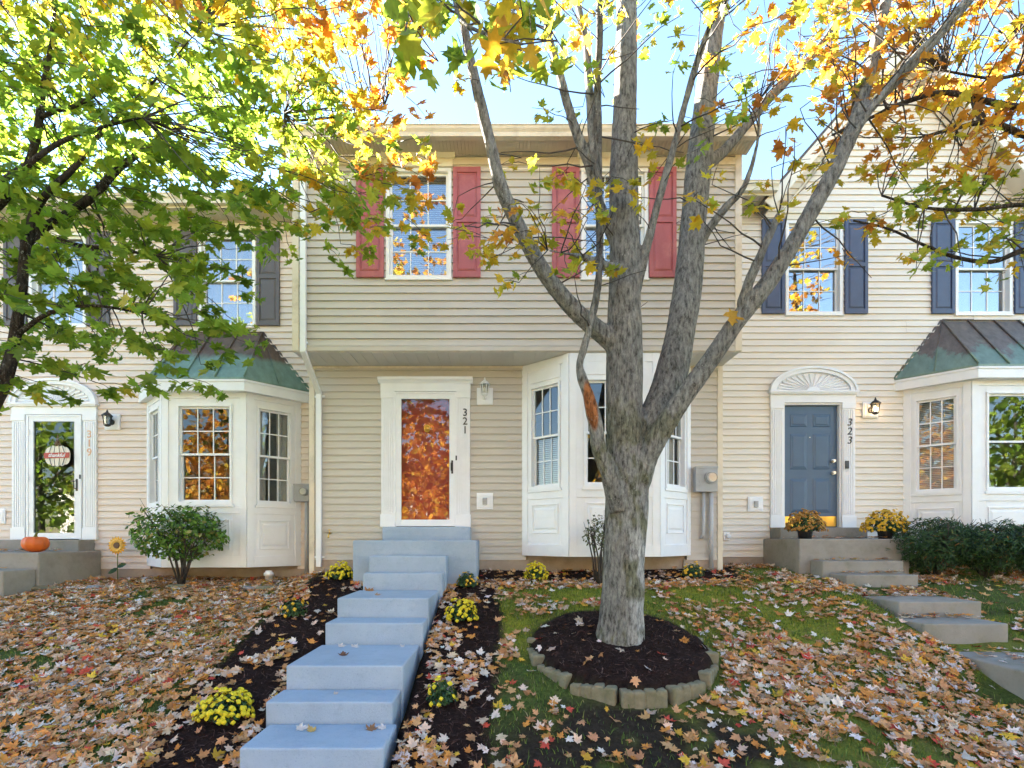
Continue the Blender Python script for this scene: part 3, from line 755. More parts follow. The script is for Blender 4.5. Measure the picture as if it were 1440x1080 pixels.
# ------------------------------------------------------------------ the neighbours share one plan
def neighbour(x0, zo, label, sid, shut, gable, number, num_mat, storm, lamp, lit, roofmat, shear=0, simple=False, kinds=('blind', 'none', 'blind')):
    h = thing('row_house', (x0 + 3.2, DW, 1.1 + zo), label, 'house', 'row houses')
    X0, X1 = x0, x0 + 6.30; D = DW; fr = ((0, D, 0),)
    rx = x0 - 3.37                                    # shift from the right-hand house, where positions were measured
    def AX(px, d=D): return X(px, d) + rx
    def AZ(py, d=D): return Z(py, d) + zo
    ztop = AZ(294)
    wz0, wz1 = AZ(443), AZ(311)
    wins = ((AX(1104), AX(1184)), (AX(1342), AX(1422)))
    bc = 7.98 + rx
    dpx = (AX(1082), AX(1200))
    sz, tz = AZ(742), AZ(567)
    zb = AZ(783)
    ops = [(a0, a1, wz0, wz1) for a0, a1 in wins] + [(dpx[0] + .05, dpx[1] - .05, 0, tz + .02), (bc - 1.23, bc + 1.23, 0, AZ(543, 8.0))]
    if simple: ops = []
    mb = MB().frame((0, D, 0)); pk = (6.60 + rx, AZ(52, 8.25)); hw = 2.24; sl = (pk[1] - ztop) / hw
    siding(mb, X0 + .06, X1 - .04, zb, ztop + .02, ops)
    if gable:
        siding(mb, X0, X1, ztop + .02, pk[1] - .05, (), clip=lambda z: (pk[0] - (pk[1] - z) / sl, pk[0] + (pk[1] - z) / sl))
    mb.build('front_wall', M[sid], h, recalc=False)
    for a in (X0, X1 - .07):
        c = MB().frame((0, D, 0)); c.box(a, a + .07, -.05, .03, zb - .1, ztop); c.build('corner_trim', M['fascia' if not gable else 'ivory'], h, bevel=.004)
    for a, sg in ((X0 + .012, -1), (X1 - .012, 1)):
        s = MB().frame((a, D, 0), (0, 1, 0), (sg, 0, 0)); siding(s, .04, 9, 1.0, ztop, seams=False, lap=.010); s.build('side_wall', M[sid], h, recalc=False)
    fo = MB(); fo.box(X0 + .02, X1 - .02, D - .014, D + .15, .4, zb - .001); fo.box(bc - 1.22, bc + 1.22, D + .02, D + .14, zb - .01, zb + .18); fo.build('foundation', M['foundation'], h)
    # roof and eaves
    fy, zf = D - .42, ztop + .10; ry, rz = 13.6, ztop + 2.7
    def slab(m, poly, t=.05): m.hull(poly, [(x, y, z + t) for x, y, z in poly])
    r = MB()
    ps = [(X0 - .02, X1 + .02, fy)] if not gable else [(X0 - .02, pk[0] - hw - .04, fy), (pk[0] - hw - .04, pk[0] + hw + .04, D + .08), (pk[0] + hw + .04, X1 + .02, fy)]
    for s0, s1, y0 in ps:
        zz = zf + (rz - zf) * (y0 - fy) / (ry - fy); slab(r, [(s0, y0, zz), (s1, y0, zz), (s1, ry, rz), (s0, ry, rz)])
    slab(r, [(X0 - .02, ry, rz), (X1 + .02, ry, rz), (X1 + .02, 18.6, zf), (X0 - .02, 18.6, zf)])
    for a in (X0 + .02, X1 - .04): r.hull([(a, D + .1, ztop), (a, 18.2, ztop), (a, ry, rz)], [(a + .02, D + .1, ztop), (a + .02, 18.2, ztop), (a + .02, ry, rz)])
    ev = MB().frame((0, D, 0)); gu = MB().frame((0, D, 0)); fa = MB().frame((0, D, 0))
    spans = [(X0 - .01, pk[0] - hw - .02), (pk[0] + hw + .02, X1 + .01)] if gable else [(X0 - .01, X1 + .01)]
    for s0, s1 in spans:
        if s1 - s0 < .1: continue
        ribbed(ev, s0, s1, .03, .40, ztop - .006, .05); fa.box(s0, s1, .402, .42, ztop - .05, ztop + .095); gu = MB().frame((0, D, 0)); gutter(gu, s0 - .005, s1 + .005, .421, ztop + .11); gu.build('gutter', M['fascia' if not gable else 'ivory'], h)
    if gable:
        oy = D - .34; e = .30                          # rake overhang
        for sg in (-1, 1):
            pe = (pk[0] + sg * (hw + .16), ztop - .10); pp = (pk[0], pk[1] + .08)
            slab(r, [(pe[0], oy, pe[1]), (pp[0], oy, pp[1]), (pp[0], 13.0, pp[1]), (pe[0], 13.0, pe[1])] if sg < 0 else [(pp[0], oy, pp[1]), (pe[0], oy, pe[1]), (pe[0], 13.0, pe[1]), (pp[0], 13.0, pp[1])], .06)
            dx, dz = pp[0] - pe[0], pp[1] - pe[1]; ln = math.hypot(dx, dz); nx, nz = (-dz / ln, dx / ln) if sg > 0 else (dz / ln, -dx / ln)
            nx, nz = (nx, nz) if nz < 0 else (-nx, -nz)
            q = [(pe[0], pe[1] - .002), (pp[0], pp[1] - .002), (pp[0], pp[1] - .24), (pe[0] + nx * .17, pe[1] + nz * .17)]
            fa.prism(q, .345, .365)
            q2 = [(pe[0] + nx * .13, pe[1] + nz * .13), (pp[0], pp[1] - .16), (pp[0], pp[1] - .19), (pe[0] + nx * .15, pe[1] + nz * .15)]
            ev.prism(q2, .0, .343)
            q3 = [(pe[0] - sg * .22 + nx * .19, pe[1] + nz * .19), (pp[0], pp[1] - .25), (pp[0], pp[1] - .33), (pe[0] - sg * .30, pe[1] + nz * .19)]
            fa.prism(q3, .018, .034)
    ev.build('eave_soffit', M['soffit_tan'], h); fa.build('fascia', M['fascia' if not gable else 'ivory'], h, bevel=.003)
    r.build('roof', M['shingle'], h)
    sh = MB(); shell(sh, X0 + .03, X1 - .03, D + .02, 17.6, 1.2 + zo, ztop); sh.quad((X0 + .03, D + .08, 4.6 + zo), (X1 - .03, D + .08, 4.6 + zo), (X1 - .03, 17, 4.6 + zo), (X0 + .03, 17, 4.6 + zo))
    sh.quad((X0 + .03, D + 3.5, 1.2 + zo), (X1 - .03, D + 3.5, 1.2 + zo), (X1 - .03, D + 3.5, ztop), (X0 + .03, D + 3.5, ztop))
    sh.build('interior_wall', M['plain'], h, recalc=False)
    if simple: return h
    for k, (a0, a1) in enumerate(wins):
        mb, pn, inn = window(None, fr, a0, a1, wz0, wz1)
        wo = mb.build('window', M['trim'], h, bevel=.002); pn.build('pane', M['glass'], wo)
        if not gable: curtain(fr, inn[0], inn[1], inn[2], inn[3]).build('curtain', M['curtain'], wo)
        c = MB().frame((0, D, 0)); c.box(a0 - .01, a1 + .01, 0, .035, wz1 + .01, wz1 + .10); c.box(a0 - .04, a1 + .04, 0, .06, wz1 + .102, wz1 + .135); c.build('window_header', M['ivory'], h, bevel=.002)
        shutter(h, fr, a0 - .405, a0 - .025, wz0 + .01, wz1 + .01, shut); shutter(h, fr, a1 + .025, a1 + .405, wz0 + .01, wz1 + .01, shut)
    # door
    sd = MB().frame(*fr)
    pilaster(sd, dpx[0], dpx[0] + .215, sz, tz); pilaster(sd, dpx[1] - .215, dpx[1], sz, tz)
    sd.box(dpx[0] - .005, dpx[1] + .005, 0, .05, tz, AZ(555)); sd.box(dpx[0] + .215, dpx[1] - .215, -.08, .02, tz - .03, tz)
    for a in (dpx[0] + .215, dpx[1] - .245): sd.box(a, a + .03, -.08, .018, sz, tz - .03)
    sd.build('door_surround', M['white'], h, bevel=.002)
    pediment(h, fr, (dpx[0] + dpx[1]) / 2, .705, AZ(551), .385)
    d0, d1 = dpx[0] + .25, dpx[1] - .25
    if not storm:
        dd = MB().frame(*fr); six_panel(dd, d0 - .004, d1 + .004, sz + .01, tz - .032, -.045)
        dr = dd.build('front_door', M['door_blue'], h, bevel=.002)
    if storm:
        storm_door(h, fr, d0 + .03, d1 - .03, sz + .01, tz - .04)
    else:
        k = MB().frame(*fr); k.box(d0 + .01, d1 - .01, -.045, -.041, sz + .02, sz + .19); k.build('kick_plate', M['brass'], dr)
        for z, rr, nm in ((sz + .92, .034, 'door_knob'), (sz + 1.12, .03, 'deadbolt')):
            k = MB().frame(*fr); k.disc(d1 - .07, -.045, -.02, z, .03, 16); k.disc(d1 - .07, -.02, .015, z, rr * .75, 16); k.build(nm, M['steel'], dr)
        k = MB().frame(*fr); k.disc((d0 + d1) / 2, -.045, -.040, sz + 1.52, .009, 10); k.build('peephole', M['steel'], dr)
        k = MB().frame(*fr); a = dpx[1] - .15; k.box(a - .026, a + .026, .055, .08, sz + .98, sz + 1.11); k.disc(a, .08, .084, sz + 1.015, .017, 14); k.build('doorbell', M['dark'], h, bevel=.004)
    digits(h, number, dpx[1] - .105, D - .0565, AZ(589), .125, .15, num_mat, shear)
    lantern(h, AX(1222), D - .016, AZ(577), lamp, up=False, lit=lit, s=1.0)
    cable_box(h, AX(1061), D - .016, AZ(709))
    v = MB().frame(*fr); va, vz = AX(1020), AZ(754); v.box(va - .05, va + .05, .016, .05, vz - .07, vz + .07); v.disc(va + .02, .05, .09, vz, .045, 16, r2=.035); v.build('vent_cover', M['white'], h, bevel=.006)
    bay(h, D, bc, 1.28, .66, 8.0, AZ(798, 8.0) + .2, AZ(543, 8.0) + .13, (AZ(708, 8.0) + .2, AZ(569, 8.0) + .2), (AZ(773, 8.0) + .2, AZ(731, 8.0) + .2), open_kinds=kinds, front_grid=(1, 1) if gable else (3, 2))
    bay_roof(h, D, bc, 1.44, .70, 7.84, AZ(512, 7.85), AZ(451), .64, roofmat)
    return h

mid = middle_house()
left = neighbour(CX0 - 6.30, -.2, 'left row house with dark grey shutters and half green copper bay roof', 'siding_l', 'grey_shut', False, '319', 'number_peach', True, 'black', False, 'copper_l', kinds=('blind', 'none', 'side'))
right = neighbour(CX1, 0, 'right row house with front gable, navy shutters and blue front door', 'siding_r', 'navy', True, '323', 'black', False, 'black', True, 'copper_r', shear=.18, kinds=('blind', 'none', 'blind'))
far_l = neighbour(CX0 - 12.62, -.3, 'unseen plain cream row house added past the left house to block sun', 'siding_r', 'grey_shut', False, '317', 'black', False, 'black', False, 'copper_l', simple=True)  # out of view, added to the row so its shadow covers the left yard
meter(left, X(428, DW), DW - .016, Z(694, DW), 1.0, s=.75)
# ================================================================== GROUND
GD = np.array([-200, -12.0, -11.9, -3.6, -3.5, -2.0, 2.0, 2.6, 3.0, 3.55, 4.0, 4.4, 5.2, 5.6, 6.0, 7.0, 7.8, 8.6, 200])
GZ = np.array([-.15, -.15, -.40, -.40, -.27, -.27, -.26, -.22, -.15, -.02, .13, .27, .51, .64, .75, .99, 1.11, 1.13, 1.13])
RX, RD, RR = X(870, 5.1), 5.10, .80                 # tree ring
SL, SR = -1.82, -.82
def ring_top(x, y): return .385 + (y - 4.3) * .225
def ground_z(x, y):
    x = np.asarray(x, float); y = np.asarray(y, float)
    z = np.interp(y, GD, GZ)
    z = z - .20 * sstep(-2.5, -3.5, x) * sstep(4.5, 7.8, y)
    z = z + (vnoise(x, y, .9, 3) - .5) * .05 * sstep(2.0, 2.6, y) + (vnoise(x, y, .25, 4) - .5) * .018 * sstep(1.8, 2.6, y)
    z = z + .11 * sstep(3.3, 3.9, x) * sstep(4.5, 4.25, x) * sstep(4.5, 5.1, y) * sstep(6.9, 6.2, y)
    z = z - .22 * sstep(SL - .05, SL + .03, x) * sstep(SR + .05, SR - .03, x) * sstep(-3.5, -3.4, y) * sstep(7.9, 7.8, y)
    r = np.hypot(x - RX, y - RD)
    m = ring_top(x, y) + .012 + .06 * (1 - (r / RR) ** 2) + (vnoise(x, y, .12, 9) - .5) * .02
    return np.where(r < RR + .045, np.maximum(m, z), z)
STEPS = [(3.55, Z(1052, 3.55), 336, 539), (4.02, Z(987, 4.02), 373, 552), (4.36, Z(936, 4.36), 402, 567), (5.22, Z(876, 5.22), 457, 595),
         (5.58, Z(841, 5.58), 474, 603), (6.43, Z(806, 6.43), 510, 622), (6.67, Z(782, 6.67), 519, 627), (6.95, 1.572, 496, 670)]
def masks(x, y):
    """mulch, moss, bare soil"""
    x = np.asarray(x, float); y = np.asarray(y, float)
    w = (vnoise(x, y, .5, 11) - .5) * .25 + (vnoise(x, y, .14, 12) - .5) * .14
    ls = sstep(.05, -.05, np.abs(x + 2.23 + w * .3) - .46) * sstep(2.6, 2.8, y) * sstep(7.9, 7.7, y)
    rs = sstep(.05, -.05, np.abs(x + .47 + w * .4) - .42) * sstep(2.6, 2.8, y)
    bed = sstep(7.02, 7.12, y + w * .6) * sstep(-.5, -.3, x) * sstep(3.62, 3.45, x + w)
    r = np.hypot(x - RX, y - RD)
    ring = sstep(RR + .13, RR + .05, r)
    lbed = sstep(7.75, 7.95, y + w) * sstep(-3.0, -3.2, x)
    mul = np.clip(np.maximum.reduce([ls, rs, bed, ring, lbed]), 0, 1)
    moss = sstep(.42, .58, vnoise(x, y, 1.1, 21) * .6 + vnoise(x, y, .4, 22) * .4)
    zone = sstep(.5, .1, np.abs(y - 6.0) - .75) * sstep(-.25, .05, x) * sstep(4.6, 3.0, x)
    moss = np.clip(np.maximum(zone * (.55 + .45 * moss), moss * .45 * sstep(-.2, .3, x)), 0, 1) * (1 - mul)
    dirt = sstep(1.25, .8, np.hypot((x - 1.0) / 1.15, (y - 3.55) / .75)) * sstep(.25, .6, vnoise(x, y, .35, 31) * .6 + vnoise(x, y, .12, 32) * .4 + .12)
    return mul, moss, np.clip(dirt, 0, 1) * (1 - mul)

gx = np.unique(np.concatenate([np.linspace(-220, -16, 14), np.linspace(-16, -8.2, 30), np.linspace(-8.2, 9.2, 300), np.linspace(9.2, 18, 30), np.linspace(18, 220, 14)]))
gy = np.unique(np.concatenate([np.linspace(-220, -12.2, 12), [-12, -11.9], np.linspace(-11, -4, 6), [-3.6, -3.5], np.linspace(-3, 1.9, 16), np.linspace(2, 8.7, 125), np.linspace(9, 20, 8), np.linspace(24, 220, 10)]))
GXX, GYY = np.meshgrid(gx, gy)
gv = np.stack([GXX.ravel(), GYY.ravel(), ground_z(GXX.ravel(), GYY.ravel())], 1)
nx, ny = len(gx), len(gy)
ii = (np.arange(ny - 1)[:, None] * nx + np.arange(nx - 1)[None, :]).ravel()
gf = np.stack([ii, ii + 1, ii + nx + 1, ii + nx], 1)
gcol = np.stack(masks(gv[:, 0], gv[:, 1]), 1)
ground = np_mesh('ground', gv, gf, M['ground'], colors=gcol, smooth=True); tag(ground, kind='structure')
rd = MB(); rd.quad((-200, -11.85, -.394), (200, -11.85, -.394), (200, -3.65, -.394), (-200, -3.65, -.394)); tag(rd.build('road', M['asphalt']), kind='structure')
kb = MB(); kb.box(-200, 200, -3.66, -3.50, -.6, -.255); kb.box(-200, 200, -12.0, -11.84, -.6, -.135); tag(kb.build('kerb', M['conc'], bevel=.015), kind='structure')
wk = MB(); wk.box(SL, SR, -3.49, 3.545, -.6, -.055); tag(wk.build('front_path', M['blue_conc'], bevel=.012), kind='structure')

# ================================================================== STEPS
st = thing('front_steps', (-1.3, 5.2, .4), 'long flight of pale blue painted concrete steps up to the red front door', 'steps')
for i, (d, z, p0, p1) in enumerate(STEPS):
    d1 = STEPS[i + 1][0] - .004 if i < 7 else DL - .02
    mb = MB(); mb.box(X(p0, d), X(p1, d), d, d1, float(ground_z(-1.3, d)) - .35, z)
    o = mb.build('landing' if i == 7 else 'step', M['blue_conc'], st, bevel=.016, seg=3)
mb = MB(); mb.box(X(537, DL - .3), X(661, DL - .3), DL - .28, DL - .002, 1.5, Z(741, DL) - .003); mb.build('door_sill', M['blue_conc'], st, bevel=.014)

def porch(x0, x1, df, zt, sx0, sx1, sz, flights, label, loc):
    t = thing('concrete_steps', loc, label, 'steps')
    mb = MB(); mb.box(x0, x1, df, DW - .02, zt - .9, zt); mb.build('landing', M['conc'], t, bevel=.02, seg=3)
    mb = MB(); mb.box(sx0, sx1, DW - .34, DW - .004, zt - .2, sz); mb.build('door_sill', M['conc'], t, bevel=.012)
    for a0, a1, d0, d1, z in flights:
        mb = MB(); mb.box(a0, a1, d0, d1, z - .55, z); mb.build('step', M['conc'], t, bevel=.018, seg=3)
    return t
rz_ = Z(757, 7.5)
porch(X(1072, DW), X(1279, 7.5), 7.5, 1.592, X(1082, DW), X(1200, DW), Z(742, DW) - .004,
      [(X(1157, 7.2), X(1271, 7.2), 7.2, 7.496, Z(789, 7.2)), (X(1190, 6.85), X(1292, 6.85), 6.85, 7.196, Z(808.5, 6.85)),
       (X(1264, 5.72), X(1381, 5.72), 5.72, 6.3, Z(846, 5.72)), (X(1299, 5.25), X(1419, 5.25), 5.25, 5.716, Z(877, 5.25)), (4.42, 5.3, 3.5, 5.244, .47)],
      'weathered grey concrete porch and steps below the blue front door', (5.1, 7.4, .6))
porch(-9.2, X(144, DW), 7.39, Z(777, 7.39), X(12, DW), X(134, DW), Z(759, DW), [(-9.2, X(24, 7.1), 6.9, 7.386, Z(803, 6.9))],
      'stained grey concrete porch below the full glass door of the left house', (-7.6, 7.4, .6))

# ================================================================== TREE RING STONES
n_st = 13
ring_labels = {}
for k in range(n_st):
    a0 = 2 * math.pi * k / n_st + .14; a1 = a0 + 2 * math.pi / n_st
    p0 = Vector((RX + (RR + .07) * math.cos(a0), RD + (RR + .07) * math.sin(a0), 0)); p1 = Vector((RX + (RR + .07) * math.cos(a1), RD + (RR + .07) * math.sin(a1), 0))
    u = (p1 - p0).normalized(); n = Vector((u.y, -u.x, 0)); ln = (p1 - p0).length; mid = (p0 + p1) / 2
    zt = float(ring_top(mid.x, mid.y)) - .022 - .05 * sstep(-.1, .6, (mid.y - RD)) + random.uniform(-.010, .010); zb = min(float(ground_z(mid.x + n.x * .12, mid.y + n.y * .12)), zt) - .12
    rr = random.Random(k)
    mb = MB(); o = p0 + u * .012
    tw = rr.uniform(-.025, .025); u2 = (u + n * tw).normalized(); mb.frame(o, u2, (u2.y, -u2.x, 0))
    L_ = ln - .03; q = L_ / 4
    for j in range(4):                                  # four-lobed edging block
        e = .0025
        mb.box(j * q + (e if j else 0), (j + 1) * q - (e if j < 3 else 0), -.065, .062 + rr.uniform(-.010, .006), zb, zt + rr.uniform(-.010, .005))
    mb.box(.008, L_ - .008, -.06, .054, zb, zt - .016)
    ob = mb.build('edging_stone', M['paver'], None, bevel=.02, seg=3)
    for v in ob.data.vertices: v.co += (mnoise.noise_vector(v.co * 9) * .006)
    deg = math.degrees(a0 + math.pi / n_st) % 360
    side = ('front left' if 180 < deg < 252 else 'front' if deg < 290 and deg > 180 else 'front right' if deg > 180 else 'back')
    ob['label'] = ''; ring_labels[ob.name] = (deg, ob)
    tag(ob, None, 'stone', 'edging stones of the tree ring')
# one label each, by where a stone stands on the ring
names = ['mossy brown edging stone at the far right of the mulch ring under the tree', 'edging stone at the right back of the mulch ring, half under leaves', 'edging stone at the back of the mulch ring, right of the trunk',
         'edging stone directly behind the trunk at the back of the mulch ring', 'edging stone at the back of the mulch ring, left of the trunk', 'edging stone at the left back of the mulch ring beside the green moss', 'edging stone at the far left tip of the mulch ring',
         'edging stone on the left side of the mulch ring, next after the far left one', 'edging stone at the front left corner of the mulch ring', 'edging stone at the front of the mulch ring, left of centre', 'edging stone at the very front of the mulch ring, nearest the viewer',
         'edging stone at the front right corner of the mulch ring', 'edging stone on the right side of the mulch ring, next before the far right one']
for nm, (deg, ob) in zip(names, sorted(ring_labels.values(), key=lambda t: t[0])): ob['label'] = nm

def rock(px, py, d, s, label, mat='rock', flat=.6, name='rock', group=None, sx=1.0):
    x = X(px, d); z = float(ground_z(x, d)); bm = bmesh.new(); bmesh.ops.create_icosphere(bm, subdivisions=3, radius=1)
    sd = Vector((px * .37, py * .11, 1))
    for v in bm.verts:
        n = mnoise.noise(v.co * 1.3 + sd) * .35 + mnoise.noise(v.co * 3.5 + sd) * .12
        v.co = v.co * (1 + n); v.co.x *= s * sx; v.co.y *= s * .8; v.co.z *= s * flat
    me = bpy.data.meshes.new(name); bm.to_mesh(me); bm.free(); me.materials.append(M[mat])
    o = bpy.data.objects.new(name, me); COL.objects.link(o); o.location = (x, d, z + s * flat * .35)
    return tag(o, label, 'rock', group)
rock(132, 833, 7.35, .10, 'pale rounded grey rock lying in the leaves of the left yard')
rock(68, 838, 7.4, .13, 'flat long brown border stone at the left edge, below the pumpkin', 'paver', .35, 'border_stone', 'border stones of the left bed', 2.0)
rock(248, 832, 7.45, .10, 'mossy border stone in front of the round green bush', 'paver', .4, 'border_stone', 'border stones of the left bed', 1.9)
rock(349, 832, 7.45, .085, 'small grey border stone left of the longest one near the white pipe cap', 'rock', .5, 'border_stone', 'border stones of the left bed', 1.1)
rock(378, 830, 7.45, .11, 'long flat border stone right below the white pipe cap', 'paver', .4, 'border_stone', 'border stones of the left bed', 1.7)
rock(105, 967, 4.5, .06, 'small grey stone half buried in leaves at the lower left', flat=.5)

# ================================================================== LEAVES (shared shape)
LO = np.array([(0, -.40), (.12, -.34), (.32, -.42), (.24, -.20), (.40, -.14), (.56, .12), (.38, .10), (.20, .10), (.27, .34), (.13, .33), (0, .62)])
LEAF2 = np.concatenate([LO, LO[-2:0:-1] * np.array([-1, 1])])          # 20-point maple outline
LS = np.array([(0, -.40), (.30, -.40), (.22, -.18), (.56, .12), (.20, .10), (.24, .34), (0, .62)])
LEAFS = np.concatenate([LS, LS[-2:0:-1] * np.array([-1, 1])])          # 12 points
def leaves(pos, nrm, tip, size, tint, curl, shape=LEAF2):
    """all arrays per leaf -> verts, tris, vertex tints"""
    pos = np.asarray(pos, float); n = len(pos)
    nrm = nrm / (np.linalg.norm(nrm, axis=1, keepdims=True) + 1e-9)
    tip = tip - nrm * (tip * nrm).sum(1, keepdims=True); tip = tip / (np.linalg.norm(tip, axis=1, keepdims=True) + 1e-9)
    rgt = np.cross(tip, nrm); k = len(shape)
    P2 = np.concatenate([shape, [[0, -.04]]])                          # centre last
    ax = np.abs(P2[:, 0]); r2 = (P2 ** 2).sum(1)
    asp = 1 + (rng.random(n) - .5) * .35
    zc = curl[:, None] * (r2[None, :] * .9) + (rng.random((n, 1)) - .5) * .9 * ax[None, :] * .6 + (rng.random((n, k + 1)) - .5) * .10
    v = pos[:, None, :] + size[:, None, None] * (rgt[:, None, :] * (P2[None, :, 0:1] * asp[:, None, None]) + tip[:, None, :] * P2[None, :, 1:2] + nrm[:, None, :] * zc[:, :, None])
    tri = np.array([(i, (i + 1) % k, k) for i in range(k)])
    f = (np.arange(n)[:, None, None] * (k + 1) + tri[None]).reshape(-1, 3)
    c = np.repeat(tint, k + 1, axis=0)
    return v.reshape(-1, 3), f, c
def unit(n): v = rng.normal(size=(n, 3)); return v / np.linalg.norm(v, axis=1, keepdims=True)
def pick(pal, w, n, jit=.18):
    pal = np.array(pal); w = np.array(w, float); i = rng.choice(len(pal), n, p=w / w.sum())
    return np.clip(pal[i] * (1 + (rng.random((n, 1)) - .5) * 2 * jit) * (1 + (rng.random((n, 3)) - .5) * .12), 0, 1)

# ------------------------------------------------------------------ fallen leaves: ground cover
FALL = [(.60, .33, .15), (.68, .50, .37), (.74, .65, .59), (.64, .27, .06), (.42, .20, .08), (.52, .08, .05), (.66, .42, .05), (.54, .27, .13)]
FW = [28, 21, 12, 17, 9, 3.5, 3.5, 10]
def in_solid(x, y):
    b = np.zeros(len(x), bool)
    for d0, d1, a0, a1 in [(2.0, 6.95, SL - .05, SR + .06), (6.9, 7.9, -2.08, -.33)]:
        b |= (x > a0) & (x < a1) & (y > d0) & (y < d1)
    b |= (x > 4.3) & (x < 6.0) & (y > 7.45); b |= (x < -6.66) & (y > 7.35); b |= (x < -6.6) & (y > 6.85) & (y < 7.4)
    for a0, a1, d0, d1 in [(4.5, 5.65, 7.15, 7.5), (4.6, 5.58, 6.82, 7.2), (4.42, 5.36, 5.68, 6.3), (4.3, 5.2, 5.2, 5.72), (4.4, 5.32, 3.5, 5.25)]: b |= (x > a0) & (x < a1) & (y > d0) & (y < d1)
    b |= (y > 7.78) & (x > CX0) & (x < CX1); b |= y > 8.5
    r = np.hypot(x - RX, y - RD); b |= (r < .24)
    return b
def leaf_density(x, y):
    mul, moss, dirt = masks(x, y)
    r = np.hypot(x - RX, y - RD)
    cl = vnoise(x, y, .55, 41) * .6 + vnoise(x, y, .22, 42) * .4
    left = sstep(-2.6, -2.8, x)
    dl = .95 * sstep(.16, .42, cl) + .04
    dr = (.06 + .94 * sstep(.43, .62, cl)) * .80
    d = dl * left + dr * (1 - left)
    d = d * (1 - .86 * np.clip(moss * 1.1 * sstep(5.2, 5.5, y) * sstep(6.95, 6.7, y), 0, 1) * sstep(4.4, 2.8, x))
    d = np.where(dirt > .3, d * .28, d)
    strip = ((x > -2.75) & (x < .05))
    ms = .04 + .70 * sstep(.54, .67, vnoise(x, y, .45, 43) * .65 + vnoise(x, y, .18, 44) * .35)
    d = np.where((mul > .5) & strip, ms, d)
    edge = np.maximum(np.exp(-((x - SL + .10) / .09) ** 2), np.exp(-((x - SR - .12) / .10) ** 2)) * (y < 7.2) * sstep(.35, .55, vnoise(x, y, .5, 47))
    d = np.maximum(d, edge * .8)
    d = np.where((mul > .5) & (y > 7.0) & (x > -.4), .09 + .25 * sstep(.55, .7, cl), d)
    d = np.where(r < RR + .03, .03, d); d = np.where((r >= RR + .03) & (r < RR + .17), 0, d)
    d = np.where((mul > .5) & (x < -3) & (y > 7.7), .55, d)
    d = np.where((y > 6.75) & (y < 7.1) & (x > -.3) & (x < 3.4), np.maximum(d, .75), d)
    return d
def scatter(n, x0, x1, y0, y1, dens):
    xs, ys = rng.uniform(x0, x1, n), rng.uniform(y0, y1, n)
    k = (rng.random(n) < dens(xs, ys)) & ~in_solid(xs, ys)
    return xs[k], ys[k]
def slope_n(x, y):
    e = .05; gx_ = (ground_z(x + e, y) - ground_z(x - e, y)) / (2 * e); gy_ = (ground_z(x, y + e) - ground_z(x, y - e)) / (2 * e)
    n = np.stack([-gx_, -gy_, np.ones_like(gx_)], 1); return n / np.linalg.norm(n, axis=1, keepdims=True)
lx, ly = scatter(95000, -9.2, 9.4, 2.2, 8.55, leaf_density)
fx_, fy_ = scatter(9000, -24, 24, -20, 1.9, lambda x, y: np.where((y < -12.2) | ((y > -3.4) & (y < 2.0)), .9, .06))
lx, ly = np.concatenate([lx, fx_]), np.concatenate([ly, fy_]); big = np.where(ly < 2.1, 2.1, 1.0)
tops = [(4.42, 5.9, 7.55, 8.2, 1.594, 60), (4.5, 5.6, 7.22, 7.48, Z(789, 7.2), 26), (4.64, 5.55, 6.98, 7.18, Z(808.5, 6.85), 22), (4.46, 5.32, 6.05, 6.28, Z(846, 5.72), 26), (4.36, 5.18, 5.48, 5.70, Z(877, 5.25), 34),
        (4.5, 5.25, 4.3, 5.2, .47, 60), (-9.0, -6.78, 7.55, 8.2, Z(777, 7.39), 70), (-9.0, -6.9, 7.0, 7.36, Z(803, 6.9), 18)]
hx = np.concatenate([rng.uniform(t[0], t[1], t[5]) for t in tops]); hy = np.concatenate([t[2] + (t[3] - t[2]) * rng.random(t[5]) ** .7 for t in tops]); hz = np.concatenate([np.full(t[5], t[4]) for t in tops])
lz = np.concatenate([ground_z(lx, ly), hz]); flat = np.concatenate([np.ones(len(lx)), np.full(len(hx), .35)])[:, None]
lx, ly = np.concatenate([lx, hx]), np.concatenate([ly, hy]); big = np.concatenate([big, np.full(len(hx), .9)])
n = len(lx)
nn = np.where(flat < 1, np.array([[0, 0, 1.0]]), slope_n(lx, ly)) + unit(n) * rng.uniform(.05, .75, (n, 1)) * flat; flip = np.where(rng.random((n, 1)) < .5, 1, 1)
V_, F_, C_ = leaves(np.stack([lx, ly, lz + rng.uniform(.010, .035, n)], 1), nn * flip, unit(n), (.045 + .062 * rng.random(n) ** 1.3) * big, pick(FALL, FW, n, .25), rng.uniform(-.3, .9, n), LEAF2)
tag(np_mesh('fallen_leaves', V_, F_, M['fallen'], colors=C_), 'tan, orange and pale maple leaves strewn over the grass and mulch', 'leaves', kind='stuff')

